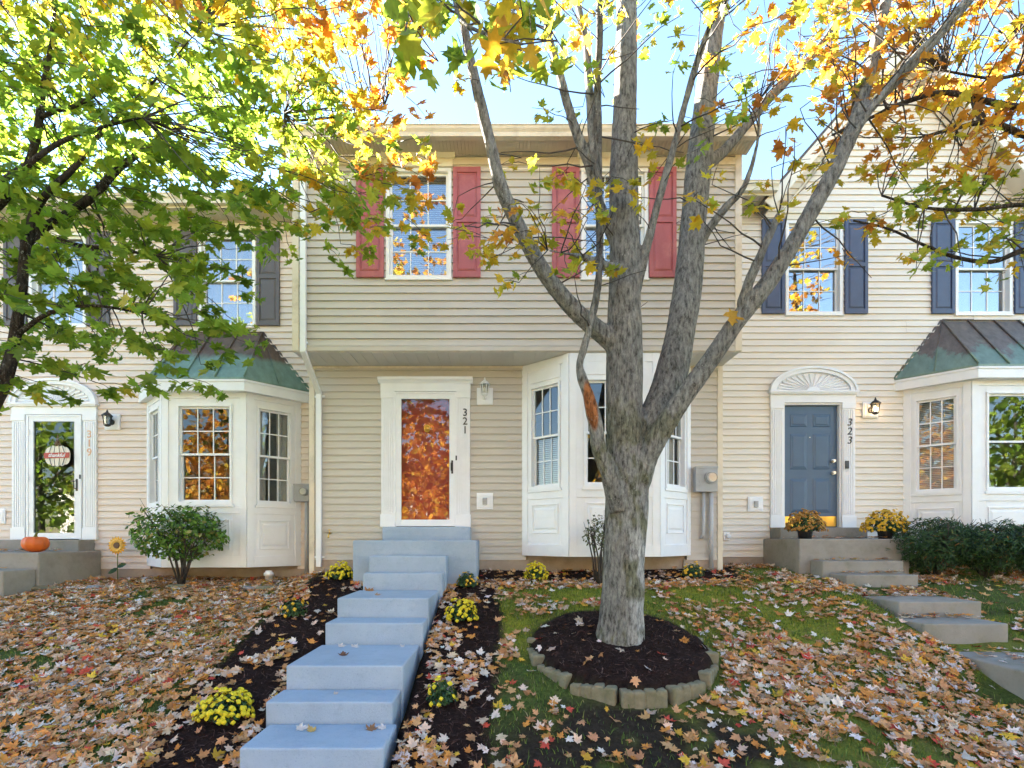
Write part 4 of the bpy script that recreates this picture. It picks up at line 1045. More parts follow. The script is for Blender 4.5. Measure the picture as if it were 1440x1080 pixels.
# ------------------------------------------------------------------ grass and mulch
def blades(n, x0, x1, y0, y1, dens, h, w, pal, pw):
    xs, ys = scatter(n, x0, x1, y0, y1, dens); k = len(xs)
    a = rng.uniform(0, 2 * math.pi, k); hh = rng.uniform(h[0], h[1], k) * (.6 + .8 * vnoise(xs, ys, .3, 5)); lean = rng.normal(size=(k, 2)) * .5
    b = np.stack([xs, ys, ground_z(xs, ys) - .005], 1); s = np.stack([np.cos(a), np.sin(a), np.zeros(k)], 1) * w
    mid = b + np.stack([lean[:, 0] * hh * .35, lean[:, 1] * hh * .35, hh * .6], 1); top = b + np.stack([lean[:, 0] * hh, lean[:, 1] * hh, hh * .95], 1)
    v = np.stack([b - s, b + s, mid + s * .7, mid - s * .7, top], 1).reshape(-1, 3)
    t = np.array([(0, 1, 2), (0, 2, 3), (3, 2, 4)]); f = (np.arange(k)[:, None, None] * 5 + t[None]).reshape(-1, 3)
    return v, f, np.repeat(pick(pal, pw, k), 5, axis=0)
def g_dens(x, y):
    mul, moss, dirt = masks(x, y); c = sstep(.25, .6, vnoise(x, y, .5, 51) * .6 + vnoise(x, y, .15, 52) * .4)
    return np.clip((1 - mul) * (.25 + .75 * c) * (1 - .72 * dirt), 0, 1)
GP = [(.11, .18, .03), (.17, .25, .04), (.27, .30, .07), (.07, .13, .03), (.38, .33, .17)]
v1, f1, c1 = blades(120000, -9, 9.4, 2.3, 8.4, g_dens, (.025, .075), .0036, GP, [4, 4, 2, 3, 1])
def m_dens(x, y): return masks(x, y)[1] * .9
v2, f2, c2 = blades(70000, -.4, 5, 4.6, 7.2, m_dens, (.012, .03), .004, [(.29, .34, .035), (.42, .42, .06), (.19, .25, .035)], [4, 3, 2])
tag(np_mesh('grass', np.concatenate([v1, v2]), np.concatenate([f1, f2 + len(v1)]), M['grass'], colors=np.concatenate([c1, c2])), 'short patchy lawn grass and moss between the leaves', 'grass', kind='stuff')
cx_, cy_ = scatter(90000, -9, 3.8, 2.5, 8.4, lambda x, y: np.where((np.hypot(x - RX, y - RD) > RR + .0) & (np.hypot(x - RX, y - RD) < RR + .2), 0, 1) * sstep(.35, .7, masks(x, y)[0]) * np.where((np.hypot(x - RX, y - RD) < RR + .02) | (x < .1), 1, .7))
k = len(cx_); u_ = unit(k); u_[:, 2] *= .35; u_ /= np.linalg.norm(u_, axis=1, keepdims=True)
ln_ = rng.uniform(.012, .040, k)[:, None]; s_ = np.cross(u_, np.array([0, 0, 1.0])); s_ /= np.linalg.norm(s_, axis=1, keepdims=True) + 1e-9; s_ = s_ + unit(k) * .5
w_ = rng.uniform(.002, .005, k)[:, None]; b_ = np.stack([cx_, cy_, ground_z(cx_, cy_) + rng.uniform(.0, .022, k)], 1)
mv = np.stack([b_ - u_ * ln_ - s_ * w_, b_ - u_ * ln_ + s_ * w_, b_ + u_ * ln_ + s_ * w_ * .6, b_ + u_ * ln_ - s_ * w_ * .6], 1).reshape(-1, 3)
mf = (np.arange(k)[:, None] * 4 + np.array([[0, 1, 2, 3]])).reshape(-1, 4)
tag(np_mesh('mulch', mv, mf, M['chips'], colors=np.repeat(pick([(.055, .029, .023), (.10, .056, .044), (.030, .016, .014), (.17, .105, .08)], [5, 4, 4, .8], k), 4, axis=0)), 'dark brown shredded bark mulch in the beds and round the tree', 'mulch', kind='stuff')

# ------------------------------------------------------------------ single leaves one can point at
def lone_leaf(px, py, d, z, s, c, label, yaw):
    v, f, cc = leaves(np.zeros((1, 3)), np.array([[.15, -.25, 1.0]]), np.array([[math.cos(yaw), math.sin(yaw), 0]]), np.array([s]), np.array([c]), np.array([.55]))
    v = v - np.array([0, 0, v[:, 2].min()])
    o = np_mesh('fallen_leaf', v, f, M['fallen'], colors=cc); o.location = (X(px, d), d, z); return tag(o, label, 'leaf', 'lone leaves on the blue steps')
def zs(i): return STEPS[i][1]
lone_leaf(424, 1025, 3.90, zs(0), .10, (.70, .63, .58), 'pale leaf at the back of the lowest blue tread, left of a tan one', .4)
lone_leaf(438, 1027, 3.87, zs(0), .09, (.55, .36, .12), 'tan yellow leaf touching the pale one on the lowest blue tread', 2.4)
lone_leaf(522, 1026, 3.90, zs(0), .10, (.34, .17, .08), 'dark brown leaf at the right end of the lowest blue tread', 1.4)
lone_leaf(537, 1026, 3.92, zs(0), .08, (.70, .63, .58), 'pale leaf at the right edge of the lowest blue tread beside a brown one', 3.4)
lone_leaf(472, 977, 4.22, zs(1), .05, (.62, .50, .42), 'tiny pale leaf in the middle of the second blue tread from below', .9)
lone_leaf(483, 918, 4.75, zs(2), .09, (.16, .08, .05), 'curled dark brown leaf on the deep middle tread', 2.0)
lone_leaf(480, 905, 5.12, zs(2), .08, (.70, .62, .56), 'pale leaf at the back of the deep middle tread, left of a second pale one', .2)
lone_leaf(499, 906, 5.10, zs(2), .08, (.72, .64, .58), 'pale leaf at the back of the deep middle tread, right of a first pale one', 1.2)
lone_leaf(565, 907, 5.12, zs(2), .06, (.70, .62, .56), 'small pale leaf at the back right of the deep middle tread', 2.2)
lone_leaf(519, 822, 6.35, zs(4), .13, (.46, .22, .09), 'rust brown leaf leaning near the left end of the upper long tread', 1.1)
lone_leaf(531, 834, 5.85, zs(4), .08, (.55, .34, .20), 'faded tan leaf lying on the upper long tread', .5)

# ================================================================== FLOWERS AND SHRUBS
OV = np.array([(0, -.5), (.20, -.2), (.24, .12), (.10, .42), (0, .55), (-.10, .42), (-.24, .12), (-.20, -.2)])
DISC = np.array([(math.cos(t) * .5, math.sin(t) * .5) for t in np.linspace(0, 2 * math.pi, 9)[:-1]])
def mum(px, py, d, w, h, nfl, label, fmat='flower', pot=False, base=None, group='yellow mums in the mulch', name='mum_plant', ntuft=420):
    x = X(px, d); z = float(ground_z(x, d)) if base is None else base
    t = thing(name, (x, d, z), label, 'potted mum' if pot else 'flowers', group); zc = z
    if pot:
        p = MB(); p.lathe((x, d, z), [(.085, 0), (.10, .10), (.118, .125), (.118, .145), (.105, .145), (.10, .12)], 20); p.build('pot', M['black'], t); zc = z + .10
    k = ntuft; q = unit(k); q[:, 2] = np.abs(q[:, 2]); r = rng.uniform(.45, .98, k)[:, None]
    pos = np.stack([x + q[:, 0] * r[:, 0] * w / 2, d + q[:, 1] * r[:, 0] * w / 2, zc + .02 + q[:, 2] * r[:, 0] * h * .95], 1)
    v, f, c = leaves(pos, q + unit(k) * .6, unit(k) + np.array([0, 0, .5]), rng.uniform(.028, .05, k), pick([(.045, .10, .03), (.07, .14, .04), (.03, .07, .03)], [3, 2, 2], k), rng.uniform(-.2, .5, k), OV)
    np_mesh('foliage', v, f, M['foliage'], t, c)
    if nfl:
        # blossoms: small cupped rosettes
        q = unit(nfl * 3); q = q[q[:, 2] > -.05][:nfl]; k = len(q)
        wob = rng.uniform(.80, 1.08, (k, 1)) * (.86 + .28 * vnoise(q[:, 0] + px, q[:, 2] + q[:, 1], .5, 6))[:, None]; qq = q * wob
        pos = np.stack([x + qq[:, 0] * w / 2 * 1.02, d + qq[:, 1] * w / 2 * 1.02, zc + .03 + qq[:, 2] * h], 1)
        vs, fs = [], []; m = 0
        for j in range(k):
            nq = Vector(q[j]); nq = (nq + Vector(rng.normal(size=3) * .25)).normalized(); a = nq.orthogonal().normalized(); b = nq.cross(a); s = random.uniform(.013, .023)
            ring_ = []
            for rr, hh, nn_ in ((s, 0, 8), (s * .75, s * .55, 8), (s * .3, s * .8, 8)):
                for e in range(nn_):
                    th = 2 * math.pi * e / nn_ + rr * 9; wob = 1 + .22 * (e % 2)
                    vs.append(tuple(Vector(pos[j]) + a * rr * wob * math.cos(th) + b * rr * wob * math.sin(th) + nq * hh))
            for lv in (0, 8): fs += [(m + lv + e, m + lv + (e + 1) % 8, m + lv + 8 + (e + 1) % 8, m + lv + 8 + e) for e in range(8)]
            fs.append(tuple(m + 16 + e for e in range(8))); m += 24
        mb = MB(); mb.add(vs, fs, 0, raw=True); mb.build('blossoms', M[fmat], t, recalc=False)
    return t
mum(318, 984, 4.08, .42, .20, 170, 'largest bright yellow mum, low in the mulch left of the steps')
mum(414, 873, 5.85, .30, .20, 14, 'mostly green mum with few orange blooms left of the middle steps', 'gold')
mum(478, 808, 7.15, .36, .19, 110, 'yellow mum near the foot of the white downspout')
mum(650, 868, 5.72, .34, .21, 120, 'yellow mum in the strip between the steps and the moss')
mum(657, 804, 6.85, .30, .20, 22, 'green mum with a few tan blooms at the right corner of the blue landing', 'gold')
mum(753, 785, 7.25, .32, .19, 110, 'yellow mum below the left end of the white bay')
mum(622, 992, 4.28, .26, .19, 20, 'dark green mum with few yellow buds right of the lower steps')
mum(974, 786, 7.28, .34, .19, 30, 'green mum with orange tops under the electric meter', 'gold')
mum(1132, 745, 7.66, .50, .30, 330, 'rusty gold potted mum in front of the blue door', 'rustmum', True, 1.593, 'potted mums on the right porch', 'potted_mum', 600)
mum(1245, 742, 7.72, .56, .32, 360, 'bright gold potted mum at the right end of the concrete porch', 'gold', True, 1.593, 'potted mums on the right porch', 'potted_mum', 600)

def shrub(px, d, w, h, zb, nl, size, pal, pw, label, stems=9, name='bush', shape=OV, dep=.8, group=None, gap=.5, cat='shrub', seed=0):
    x = X(px, d); z = float(ground_z(x, d)); t = thing(name, (x, d, z), label, cat, group)
    rs = random.Random(seed + int(px)); mb = MB(); tips = []
    for j in range(stems):
        a = rs.uniform(0, 2 * math.pi); e = rs.uniform(.25, .95); tx, ty, tz = x + math.cos(a) * w / 2 * e, d + math.sin(a) * w / 2 * dep * e, z + zb + (h - zb) * rs.uniform(.35, .95)
        p0 = Vector((x + rs.uniform(-.05, .05), d + rs.uniform(-.05, .05), z - .04)); p3 = Vector((tx, ty, tz)); p1 = p0.lerp(p3, .35) + Vector((0, 0, h * .12)); p2 = p0.lerp(p3, .7) + Vector((rs.uniform(-.04, .04), 0, h * .07))
        mb.tube([p0, p1, p2, p3], [.015, .011, .008, .004], 6); tips += [p1.lerp(p2, .6), p2, p3]
        for b in range(3):
            q = p3 + Vector((rs.uniform(-1, 1) * w * .16, rs.uniform(-1, 1) * w * .16, rs.uniform(-.2, 1) * h * .14)); mb.tube([p2, p2.lerp(q, .5) + Vector((0, 0, .01)), q], [.006, .004, .002], 5); tips.append(q)
    mb.build('stems', M['twig'], t)
    q = unit(nl); rad = rng.random(nl) ** .33
    lump = 1 + .22 * (vnoise(q[:, 0] * 2 + 5, q[:, 2] * 2 + q[:, 1], .55, 60 + seed) - .5) * 2
    pos = np.stack([x + q[:, 0] * rad * lump * w / 2, d + q[:, 1] * rad * lump * w / 2 * dep, z + (zb + h) / 2 + q[:, 2] * rad * lump * (h - zb) / 2], 1)
    keep = vnoise(pos[:, 0] + pos[:, 2] * .7, pos[:, 1] * 1.3 + pos[:, 2], .16, 70 + seed) > gap * .75
    pos = pos[keep]; q = q[keep]; k = len(pos)
    v, f, c = leaves(pos, q * .6 + unit(k) * .8 + np.array([0, 0, .5]), q * .6 + unit(k) * .6, rng.uniform(size * .75, size * 1.25, k), pick(pal, pw, k), rng.uniform(-.3, .4, k), shape)
    np_mesh('foliage', v, f, M['foliage'], t, c); return t
BP = [(.10, .21, .03), (.17, .32, .045), (.06, .13, .025), (.22, .23, .05), (.40, .34, .12)]
shrub(254, 7.62, 1.36, 1.24, .34, 3600, .074, BP, [4, 4, 3, .6, .3], 'round airy green bush before the left white bay', 13, 'bush', OV, .8, None, .56, seed=1)
YP = [(.045, .09, .032), (.075, .145, .042), (.028, .06, .024), (.35, .17, .06)]
for i, (px, d, w, h, lab) in enumerate([(1314, 7.45, 1.25, .84, 'dark yew shrub touching the right end of the concrete porch'), (1384, 7.35, 1.2, .80, 'dark yew shrub in the middle of the low hedge below the right bay'), (1456, 7.3, 1.3, .84, 'dark yew shrub cut off by the right edge of the view')]):
    shrub(px, d, w, h, .10, 7500, .075, YP, [4, 4, 3, .12], lab, 16, 'yew_shrub', np.array([(0, -.5), (.09, -.1), (.07, .3), (0, .6), (-.07, .3), (-.09, -.1)]), .8, 'yew shrubs in the hedge', .36, seed=3 + i)
shrub(842, 6.95, .42, .95, .45, 380, .045, [(.10, .13, .06), (.17, .18, .10), (.06, .08, .04)], [3, 2, 2], 'thin grey-leaved shrub half hidden behind the maple trunk', 7, 'small_shrub', OV, .8, None, .4, seed=9)

# ================================================================== SMALL THINGS
# pumpkin
pz = Z(777, 7.39); px_, pd = X(50, 7.62), 7.62
t = thing('pumpkin', (px_, pd, pz), 'small orange pumpkin on the left concrete porch', 'pumpkin')
vs, fs = [], []; nr, ns = 40, 14
for i in range(ns + 1):
    ph = math.pi * i / ns
    for j in range(nr):
        th = 2 * math.pi * j / nr; rib = 1 - .07 * abs(math.cos(th * 5)) ** 6 * 1.2
        r = .165 * math.sin(ph) ** .8 * rib if 0 < i < ns else .004
        zz = .13 + .13 * math.cos(ph) - .03 * max(0, math.cos(ph)) ** 6 * 1.2
        vs.append((px_ + r * math.cos(th), pd + r * math.sin(th), pz + zz))
fs = [(i * nr + j, i * nr + (j + 1) % nr, (i + 1) * nr + (j + 1) % nr, (i + 1) * nr + j) for i in range(ns) for j in range(nr)]
mb = MB(); mb.add(vs, fs, 0, True, raw=True); mb.build('shell', M['pumpkin'], t)
mb = MB(); mb.tube([(px_, pd, pz + .22), (px_ + .005, pd, pz + .255), (px_ + .02, pd, pz + .285), (px_ + .04, pd - .005, pz + .298)], [.028, .017, .014, .017], 8); mb.build('stem', M['stem'], t)

# hanging pumpkin sign on the left door
sx, sd_, sz_ = X(81, DW - .09), DW - .085, Z(641, DW - .09)
t = thing('door_sign', (sx, sd_, sz_), 'white pumpkin shaped door sign with red band hanging on the glass door', 'sign')
mb = MB().frame((sx, sd_, sz_))
def lob(a0, w, h, b): return [(a0 + w * math.cos(th), h * math.sin(th)) for th in np.linspace(0, 2 * math.pi, 25)[:-1]]
for k_, (a0, w, h, b) in enumerate([(-.135, .075, .145, .008), (.135, .075, .145, .008), (-.075, .08, .17, .013), (.075, .08, .17, .013), (0, .075, .18, .018)]): mb.prism(lob(a0, w, h, 0), 0, b)
mb.build('board', M['cream'], t, bevel=.002)
mb = MB().frame((sx, sd_, sz_)); mb.prism([(-.205, -.045), (.205, -.035), (.212, .055), (-.212, .045)], .019, .026); mb.build('band', M['sign_red'], t)
mb = MB().frame((sx, sd_, sz_))
for a in (-.11, -.04, .04, .11): mb.tube([mb.pt(a * .8, .020, .165), mb.pt(a * 1.15, .020, .05)], .004, 5); mb.tube([mb.pt(a * 1.15, .020, -.04), mb.pt(a * .8, .020, -.16)], .004, 5)
mb.build('slat_lines', M['dark'], t)
mb = MB().frame((sx, sd_, sz_)); mb.tube([mb.pt(0, .01, .16), mb.pt(-.01, .012, .20), mb.pt(.015, .012, .25)], [.025, .018, .02], 8); mb.build('stem', M['wood'], t)
mb = MB().frame((sx, sd_, sz_)); mb.tube([mb.pt(-.06, .006, .17), mb.pt(-.01, .004, .28), mb.pt(.0, .002, .36)], .005, 6); mb.tube([mb.pt(.06, .006, .17), mb.pt(.01, .004, .28), mb.pt(.0, .002, .36)], .005, 6)
mb.tube([mb.pt(.0, .012, .19), mb.pt(.05, .02, .21), mb.pt(.07, .02, .18), mb.pt(.03, .018, .185)], .008, 6); mb.build('cord', M['wood'], t)
cu = bpy.data.curves.new('glyph', 'FONT'); cu.body = 'thankful'; cu.size = .085; cu.align_x = 'CENTER'; cu.extrude = .002; cu.shear = .3; cu.offset = .001
ob = bpy.data.objects.new('glyph', cu); COL.objects.link(ob); bpy.context.view_layer.update()
me = bpy.data.meshes.new_from_object(ob.evaluated_get(bpy.context.evaluated_depsgraph_get())); mb = MB()
mb.add([(sx + v.co.x, sd_ - .029 - v.co.z, sz_ - .022 + v.co.y) for v in me.vertices], [tuple(p.vertices) for p in me.polygons], 0, raw=True)
bpy.data.objects.remove(ob); mb.build('lettering', M['white'], t, recalc=False)

# sunflower ornament
fx, fd, fz = X(165, 8.3), 8.3, Z(767, 8.3)
gz = float(ground_z(fx, fd)); t = thing('sunflower_ornament', (fx, fd, gz), 'single sunflower garden stake with dark centre beside the left porch', 'ornament')
for nm, mat, nP, r0, r1, b, off in (('outer_petals', 'petal', 18, .07, .155, .0, 0), ('inner_petals', 'petal_y', 16, .055, .115, .012, .2)):
    mb = MB().frame((fx, fd, fz))
    for k in range(nP):
        a = 2 * math.pi * k / nP + off; ca, sa = math.cos(a), math.sin(a); w = .024
        def pp(r, s, bb): return (ca * r - sa * s, b + bb, sa * r + ca * s)
        mb.add([pp(r0 * .6, -w * .4, 0), pp((r0 + r1) / 2, -w, .012), pp(r1, 0, .004), pp((r0 + r1) / 2, w, .012), pp(r0 * .6, w * .4, 0), pp((r0 + r1) / 2, 0, .02)], [(0, 1, 5), (1, 2, 5), (2, 3, 5), (3, 4, 5), (4, 0, 5)])
    mb.build(nm, M[mat], t, recalc=False)
mb = MB().frame((fx, fd, fz)); mb.disc(0, -.005, .03, 0, .062, 20, r2=.045); mb.build('centre', M['wood'], t)
mb = MB(); mb.tube([(fx, fd + .01, fz), (fx - .005, fd + .01, (fz + gz) / 2), (fx, fd + .01, gz - .1)], .007, 6)
mb.build('stalk', M['stem'], t)
v, f, c = leaves(np.array([[fx - .06, fd, gz + .17], [fx + .07, fd, gz + .25]]), np.array([[0, -1, .4], [0, -1, .3]]), np.array([[-.6, 0, -.5], [.9, 0, .4]]), np.array([.16, .15]), np.array([[.04, .10, .04]] * 2), np.array([.2, .2]), OV)
np_mesh('leaf', v, f, M['foliage'], t, c)

# white cleanout cap by the left wall
x, d = X(378, 8.0), 8.0; z = float(ground_z(x, d)); mb = MB()
mb.lathe((x, d, z), [(.055, -.1), (.055, .10), (.072, .10), (.072, .145), (.05, .15), (.05, .175), (.03, .178)], 20)
tag(mb.build('pipe_cap', M['pvc'], None), 'short white plastic pipe cap standing at the foot of the left wall', 'pipe')
# ================================================================== TREES
def crom(pts, m=5):
    """Catmull-Rom through rows of numbers"""
    p = np.array(pts, float); p = np.vstack([2 * p[0] - p[1], p, 2 * p[-1] - p[-2]]); out = []
    for i in range(1, len(p) - 2):
        for t in np.linspace(0, 1, m, endpoint=False):
            out.append(.5 * ((2 * p[i]) + (-p[i - 1] + p[i + 1]) * t + (2 * p[i - 1] - 5 * p[i] + 4 * p[i + 1] - p[i + 2]) * t * t + (-p[i - 1] + 3 * p[i] - 3 * p[i + 1] + p[i + 2]) * t ** 3))
    out.append(p[-2]); return np.array(out)
def limb_path(rows, m=6):
    q = crom(rows, m); return [P(a, b, e) for a, b, w, e in q], [max(.003, w / 2 / F * e) for a, b, w, e in q]

def bark_mesh(name, thick, thin, parent, tint_fn, voxel=.012, amp=.014):
    """thick limbs are fused into one skin; thin ones stay tubes; both end in one mesh"""
    mb = MB()
    for path, rad in thick: mb.tube(path, rad, 14)
    me = bpy.data.meshes.new('tmp'); me.from_pydata(mb.v, [], mb.f); ob = bpy.data.objects.new('tmp', me); COL.objects.link(ob)
    bm = bmesh.new(); bm.from_mesh(me); bmesh.ops.recalc_face_normals(bm, faces=bm.faces); bm.to_mesh(me); bm.free()
    rm = ob.modifiers.new('r', 'REMESH'); rm.mode = 'VOXEL'; rm.voxel_size = voxel
    smd = ob.modifiers.new('s', 'SMOOTH'); smd.iterations = 5; smd.factor = .5
    bpy.context.view_layer.update()
    ev = bpy.data.meshes.new_from_object(ob.evaluated_get(bpy.context.evaluated_depsgraph_get()))
    bpy.data.objects.remove(ob)
    n = len(ev.vertices); co = np.empty(n * 3, np.float32); ev.vertices.foreach_get('co', co); co = co.reshape(-1, 3)
    no = np.empty(n * 3, np.float32); ev.vertices.foreach_get('normal', no); no = no.reshape(-1, 3)
    dsp = np.empty(n)
    for i in range(n):                                   # furrows run along the stem
        x, y, z = co[i]
        dsp[i] = mnoise.noise((x * 26, y * 26, z * 3.2)) * .75 + mnoise.noise((x * 55, y * 55, z * 9)) * .4 + mnoise.noise((x * 6, y * 6, z * 5)) * .5
    co = co + no * (dsp * amp)[:, None] * np.clip((4.6 - co[:, 2:3]) / 3.2, .35, 1.0)
    faces = [tuple(p.vertices) for p in ev.polygons]; bpy.data.meshes.remove(ev)
    out = MB(); out.v = [tuple(c) for c in co]; out.f = faces; out.m = [0] * len(faces); out.s = [True] * len(faces)
    for path, rad in thin: out.tube(path, rad, 6)
    o = out.build(name, M['bark'], parent, recalc=False)
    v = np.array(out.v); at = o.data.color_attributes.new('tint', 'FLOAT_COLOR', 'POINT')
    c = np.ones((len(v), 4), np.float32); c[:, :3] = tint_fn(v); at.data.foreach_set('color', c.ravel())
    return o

D0 = 5.10
LIMBS = {
 'trunk': [(871, 925, 92, D0), (871, 905, 72, D0), (873, 880, 65, D0), (875, 840, 59, D0), (877, 790, 57, D0), (880, 740, 58, D0), (882, 695, 60, D0), (882, 655, 60, D0), (880, 620, 54, D0), (878, 580, 50, D0), (878, 530, 51, D0), (878, 480, 50, D0), (878, 420, 45, D0), (879, 370, 43, D0), (878, 310, 41, D0), (877, 250, 40, D0 + .05), (878, 180, 34, D0 + .1), (880, 110, 31, D0 + .15), (881, 40, 29, D0 + .2), (882, -60, 26, D0 + .3), (886, -200, 18, D0 + .4), (890, -330, 9, D0 + .5)],
 'B': [(888, 700, 40, D0), (903, 640, 46, D0 + .02), (920, 595, 50, D0 + .05), (936, 555, 47, D0 + .08), (948, 510, 44, D0 + .12), (958, 460, 40, D0 + .16), (966, 410, 40, D0 + .2), (971, 360, 37, D0 + .24), (975, 310, 35, D0 + .28), (981, 250, 36, D0 + .33), (986, 200, 34, D0 + .38), (991, 150, 30, D0 + .44), (997, 100, 29, D0 + .5), (1004, 50, 24, D0 + .55), (1012, 0, 20, D0 + .6), (1022, -90, 16, D0 + .7), (1030, -220, 8, D0 + .8)],
 'C': [(888, 710, 32, D0 - .04), (906, 652, 31, D0 - .12), (934, 600, 29, D0 - .2), (966, 552, 27, D0 - .28), (1000, 505, 25, D0 - .34), (1034, 455, 24, D0 - .4), (1062, 420, 25, D0 - .45), (1084, 392, 24, D0 - .48), (1114, 345, 22, D0 - .52), (1145, 290, 22, D0 - .56), (1172, 242, 22, D0 - .6), (1193, 197, 21, D0 - .62), (1212, 165, 16, D0 - .64), (1240, 135, 13, D0 - .66), (1290, 84, 12, D0 - .7), (1345, 22, 11, D0 - .75), (1372, -10, 10, D0 - .78), (1430, -90, 7, D0 - .85), (1490, -170, 4, D0 - .9)],
 'C2': [(1190, 200, 18, D0 - .62), (1206, 160, 18, D0 - .60), (1220, 112, 17, D0 - .58), (1232, 60, 16, D0 - .55), (1246, 0, 14, D0 - .52), (1262, -90, 10, D0 - .5), (1285, -190, 5, D0 - .45)],
 'C3': [(1185, 215, 10, D0 - .62), (1220, 160, 10, D0 - .72), (1262, 105, 9, D0 - .78), (1312, 52, 8, D0 - .84), (1362, -5, 7, D0 - .9), (1400, -60, 4, D0 - .95)],
 'stub': [(1042, 430, 14, D0 - .44), (1054, 395, 14, D0 - .52), (1068, 362, 12, D0 - .58), (1082, 330, 11, D0 - .62), (1095, 302, 9, D0 - .65)],
 'D': [(878, 505, 30, D0), (862, 482, 29, D0 - .03), (838, 462, 26, D0 - .07), (812, 440, 24, D0 - .12), (785, 410, 23, D0 - .17), (760, 375, 22, D0 - .22), (738, 335, 21, D0 - .28), (716, 290, 20, D0 - .34), (702, 255, 19, D0 - .38), (690, 205, 16, D0 - .43), (678, 155, 16, D0 - .48), (665, 100, 14, D0 - .54), (656, 55, 12, D0 - .6), (648, 5, 10, D0 - .66), (636, -80, 7, D0 - .75), (620, -160, 4, D0 - .85)],
 'E': [(872, 715, 34, D0 - .10), (862, 680, 27, D0 - .16), (852, 652, 25, D0 - .2), (842, 630, 21, D0 - .23), (838, 600, 20, D0 - .25), (832, 575, 19, D0 - .26), (826, 552, 15, D0 - .27), (818, 530, 14, D0 - .28), (815, 512, 10, D0 - .28), (821, 490, 11, D0 - .28), (829, 460, 10, D0 - .28), (838, 420, 11, D0 - .28), (843, 375, 10, D0 - .28), (843, 310, 11, D0 - .27), (841, 240, 11, D0 - .26), (841, 180, 11, D0 - .25), (840, 120, 11, D0 - .25), (843, 60, 10, D0 - .25), (843, 0, 9, D0 - .25), (845, -90, 6, D0 - .25), (848, -170, 3, D0 - .25)],
 'E2': [(840, 245, 10, D0 - .24), (832, 180, 12, D0 - .20), (828, 110, 11, D0 - .16), (824, 60, 10, D0 - .12), (812, 0, 9, D0 - .08), (800, -90, 5, D0)],
 'Fl': [(892, 420, 14, D0 + .05), (902, 375, 14, D0 - .03), (915, 325, 12, D0 - .1), (930, 268, 11, D0 - .15), (946, 212, 10, D0 - .18), (957, 170, 9, D0 - .2), (972, 115, 10, D0 - .22), (986, 70, 9, D0 - .25), (1004, 20, 7, D0 - .3), (1030, -60, 4, D0 - .35)],
 'G': [(980, 350, 16, D0 + .25), (998, 320, 12, D0 + .15), (1022, 290, 11, D0 + .08), (1046, 263, 8, D0), (1064, 205, 5, D0 - .05), (1068, 140, 3, D0 - .1)],
 'H': [(986, 235, 20, D0 + .35), (1015, 215, 15, D0 + .45), (1048, 178, 13, D0 + .55), (1080, 140, 13, D0 + .62), (1108, 112, 12, D0 + .7), (1136, 85, 10, D0 + .76), (1170, 40, 7, D0 + .84), (1200, -20, 5, D0 + .92)],
 'I': [(868, 345, 17, D0 + .02), (852, 312, 15, D0 - .05), (838, 270, 14, D0 - .1), (828, 230, 14, D0 - .13), (812, 190, 14, D0 - .17), (799, 150, 13, D0 - .2), (786, 100, 11, D0 - .24), (772, 50, 9, D0 - .28), (762, 0, 7, D0 - .32), (750, -80, 4, D0 - .4)],
 'K': [(868, 378, 14, D0 - .1), (845, 372, 13, D0 - .22), (822, 362, 9, D0 - .3), (800, 357, 4, D0 - .34), (770, 352, 2.5, D0 - .38)],
}
def rows_to(name): return limb_path(LIMBS[name], 5)
tree = thing('maple_tree', (RX, RD, .5), 'big multi stemmed maple with mossy grey trunk growing from the stone mulch ring', 'tree')
thick = [rows_to(k) for k in ('trunk', 'B', 'C', 'D', 'E', 'I', 'H', 'stub', 'C2', 'Fl', 'G', 'E2', 'K')]
LIMBS['N'] = [(690, -140, 10, 4.4), (672, -110, 9, 3.9), (655, -60, 8, 3.3), (640, -10, 7, 2.8), (650, 30, 5, 2.5), (690, 50, 4, 2.3), (735, 62, 3, 2.2)]
LIMBS['N2'] = [(660, -70, 6, 3.4), (610, -50, 5, 3.0), (580, 0, 4, 2.7), (570, 45, 3, 2.6)]
LIMBS['N3'] = [(762, -40, 7, 4.75), (750, -30, 6, 4.0), (735, -10, 5, 3.2), (720, 20, 4, 2.8), (700, 70, 3, 2.6)]
thin = [rows_to(k) for k in ('C3', 'N', 'N2', 'N3')]
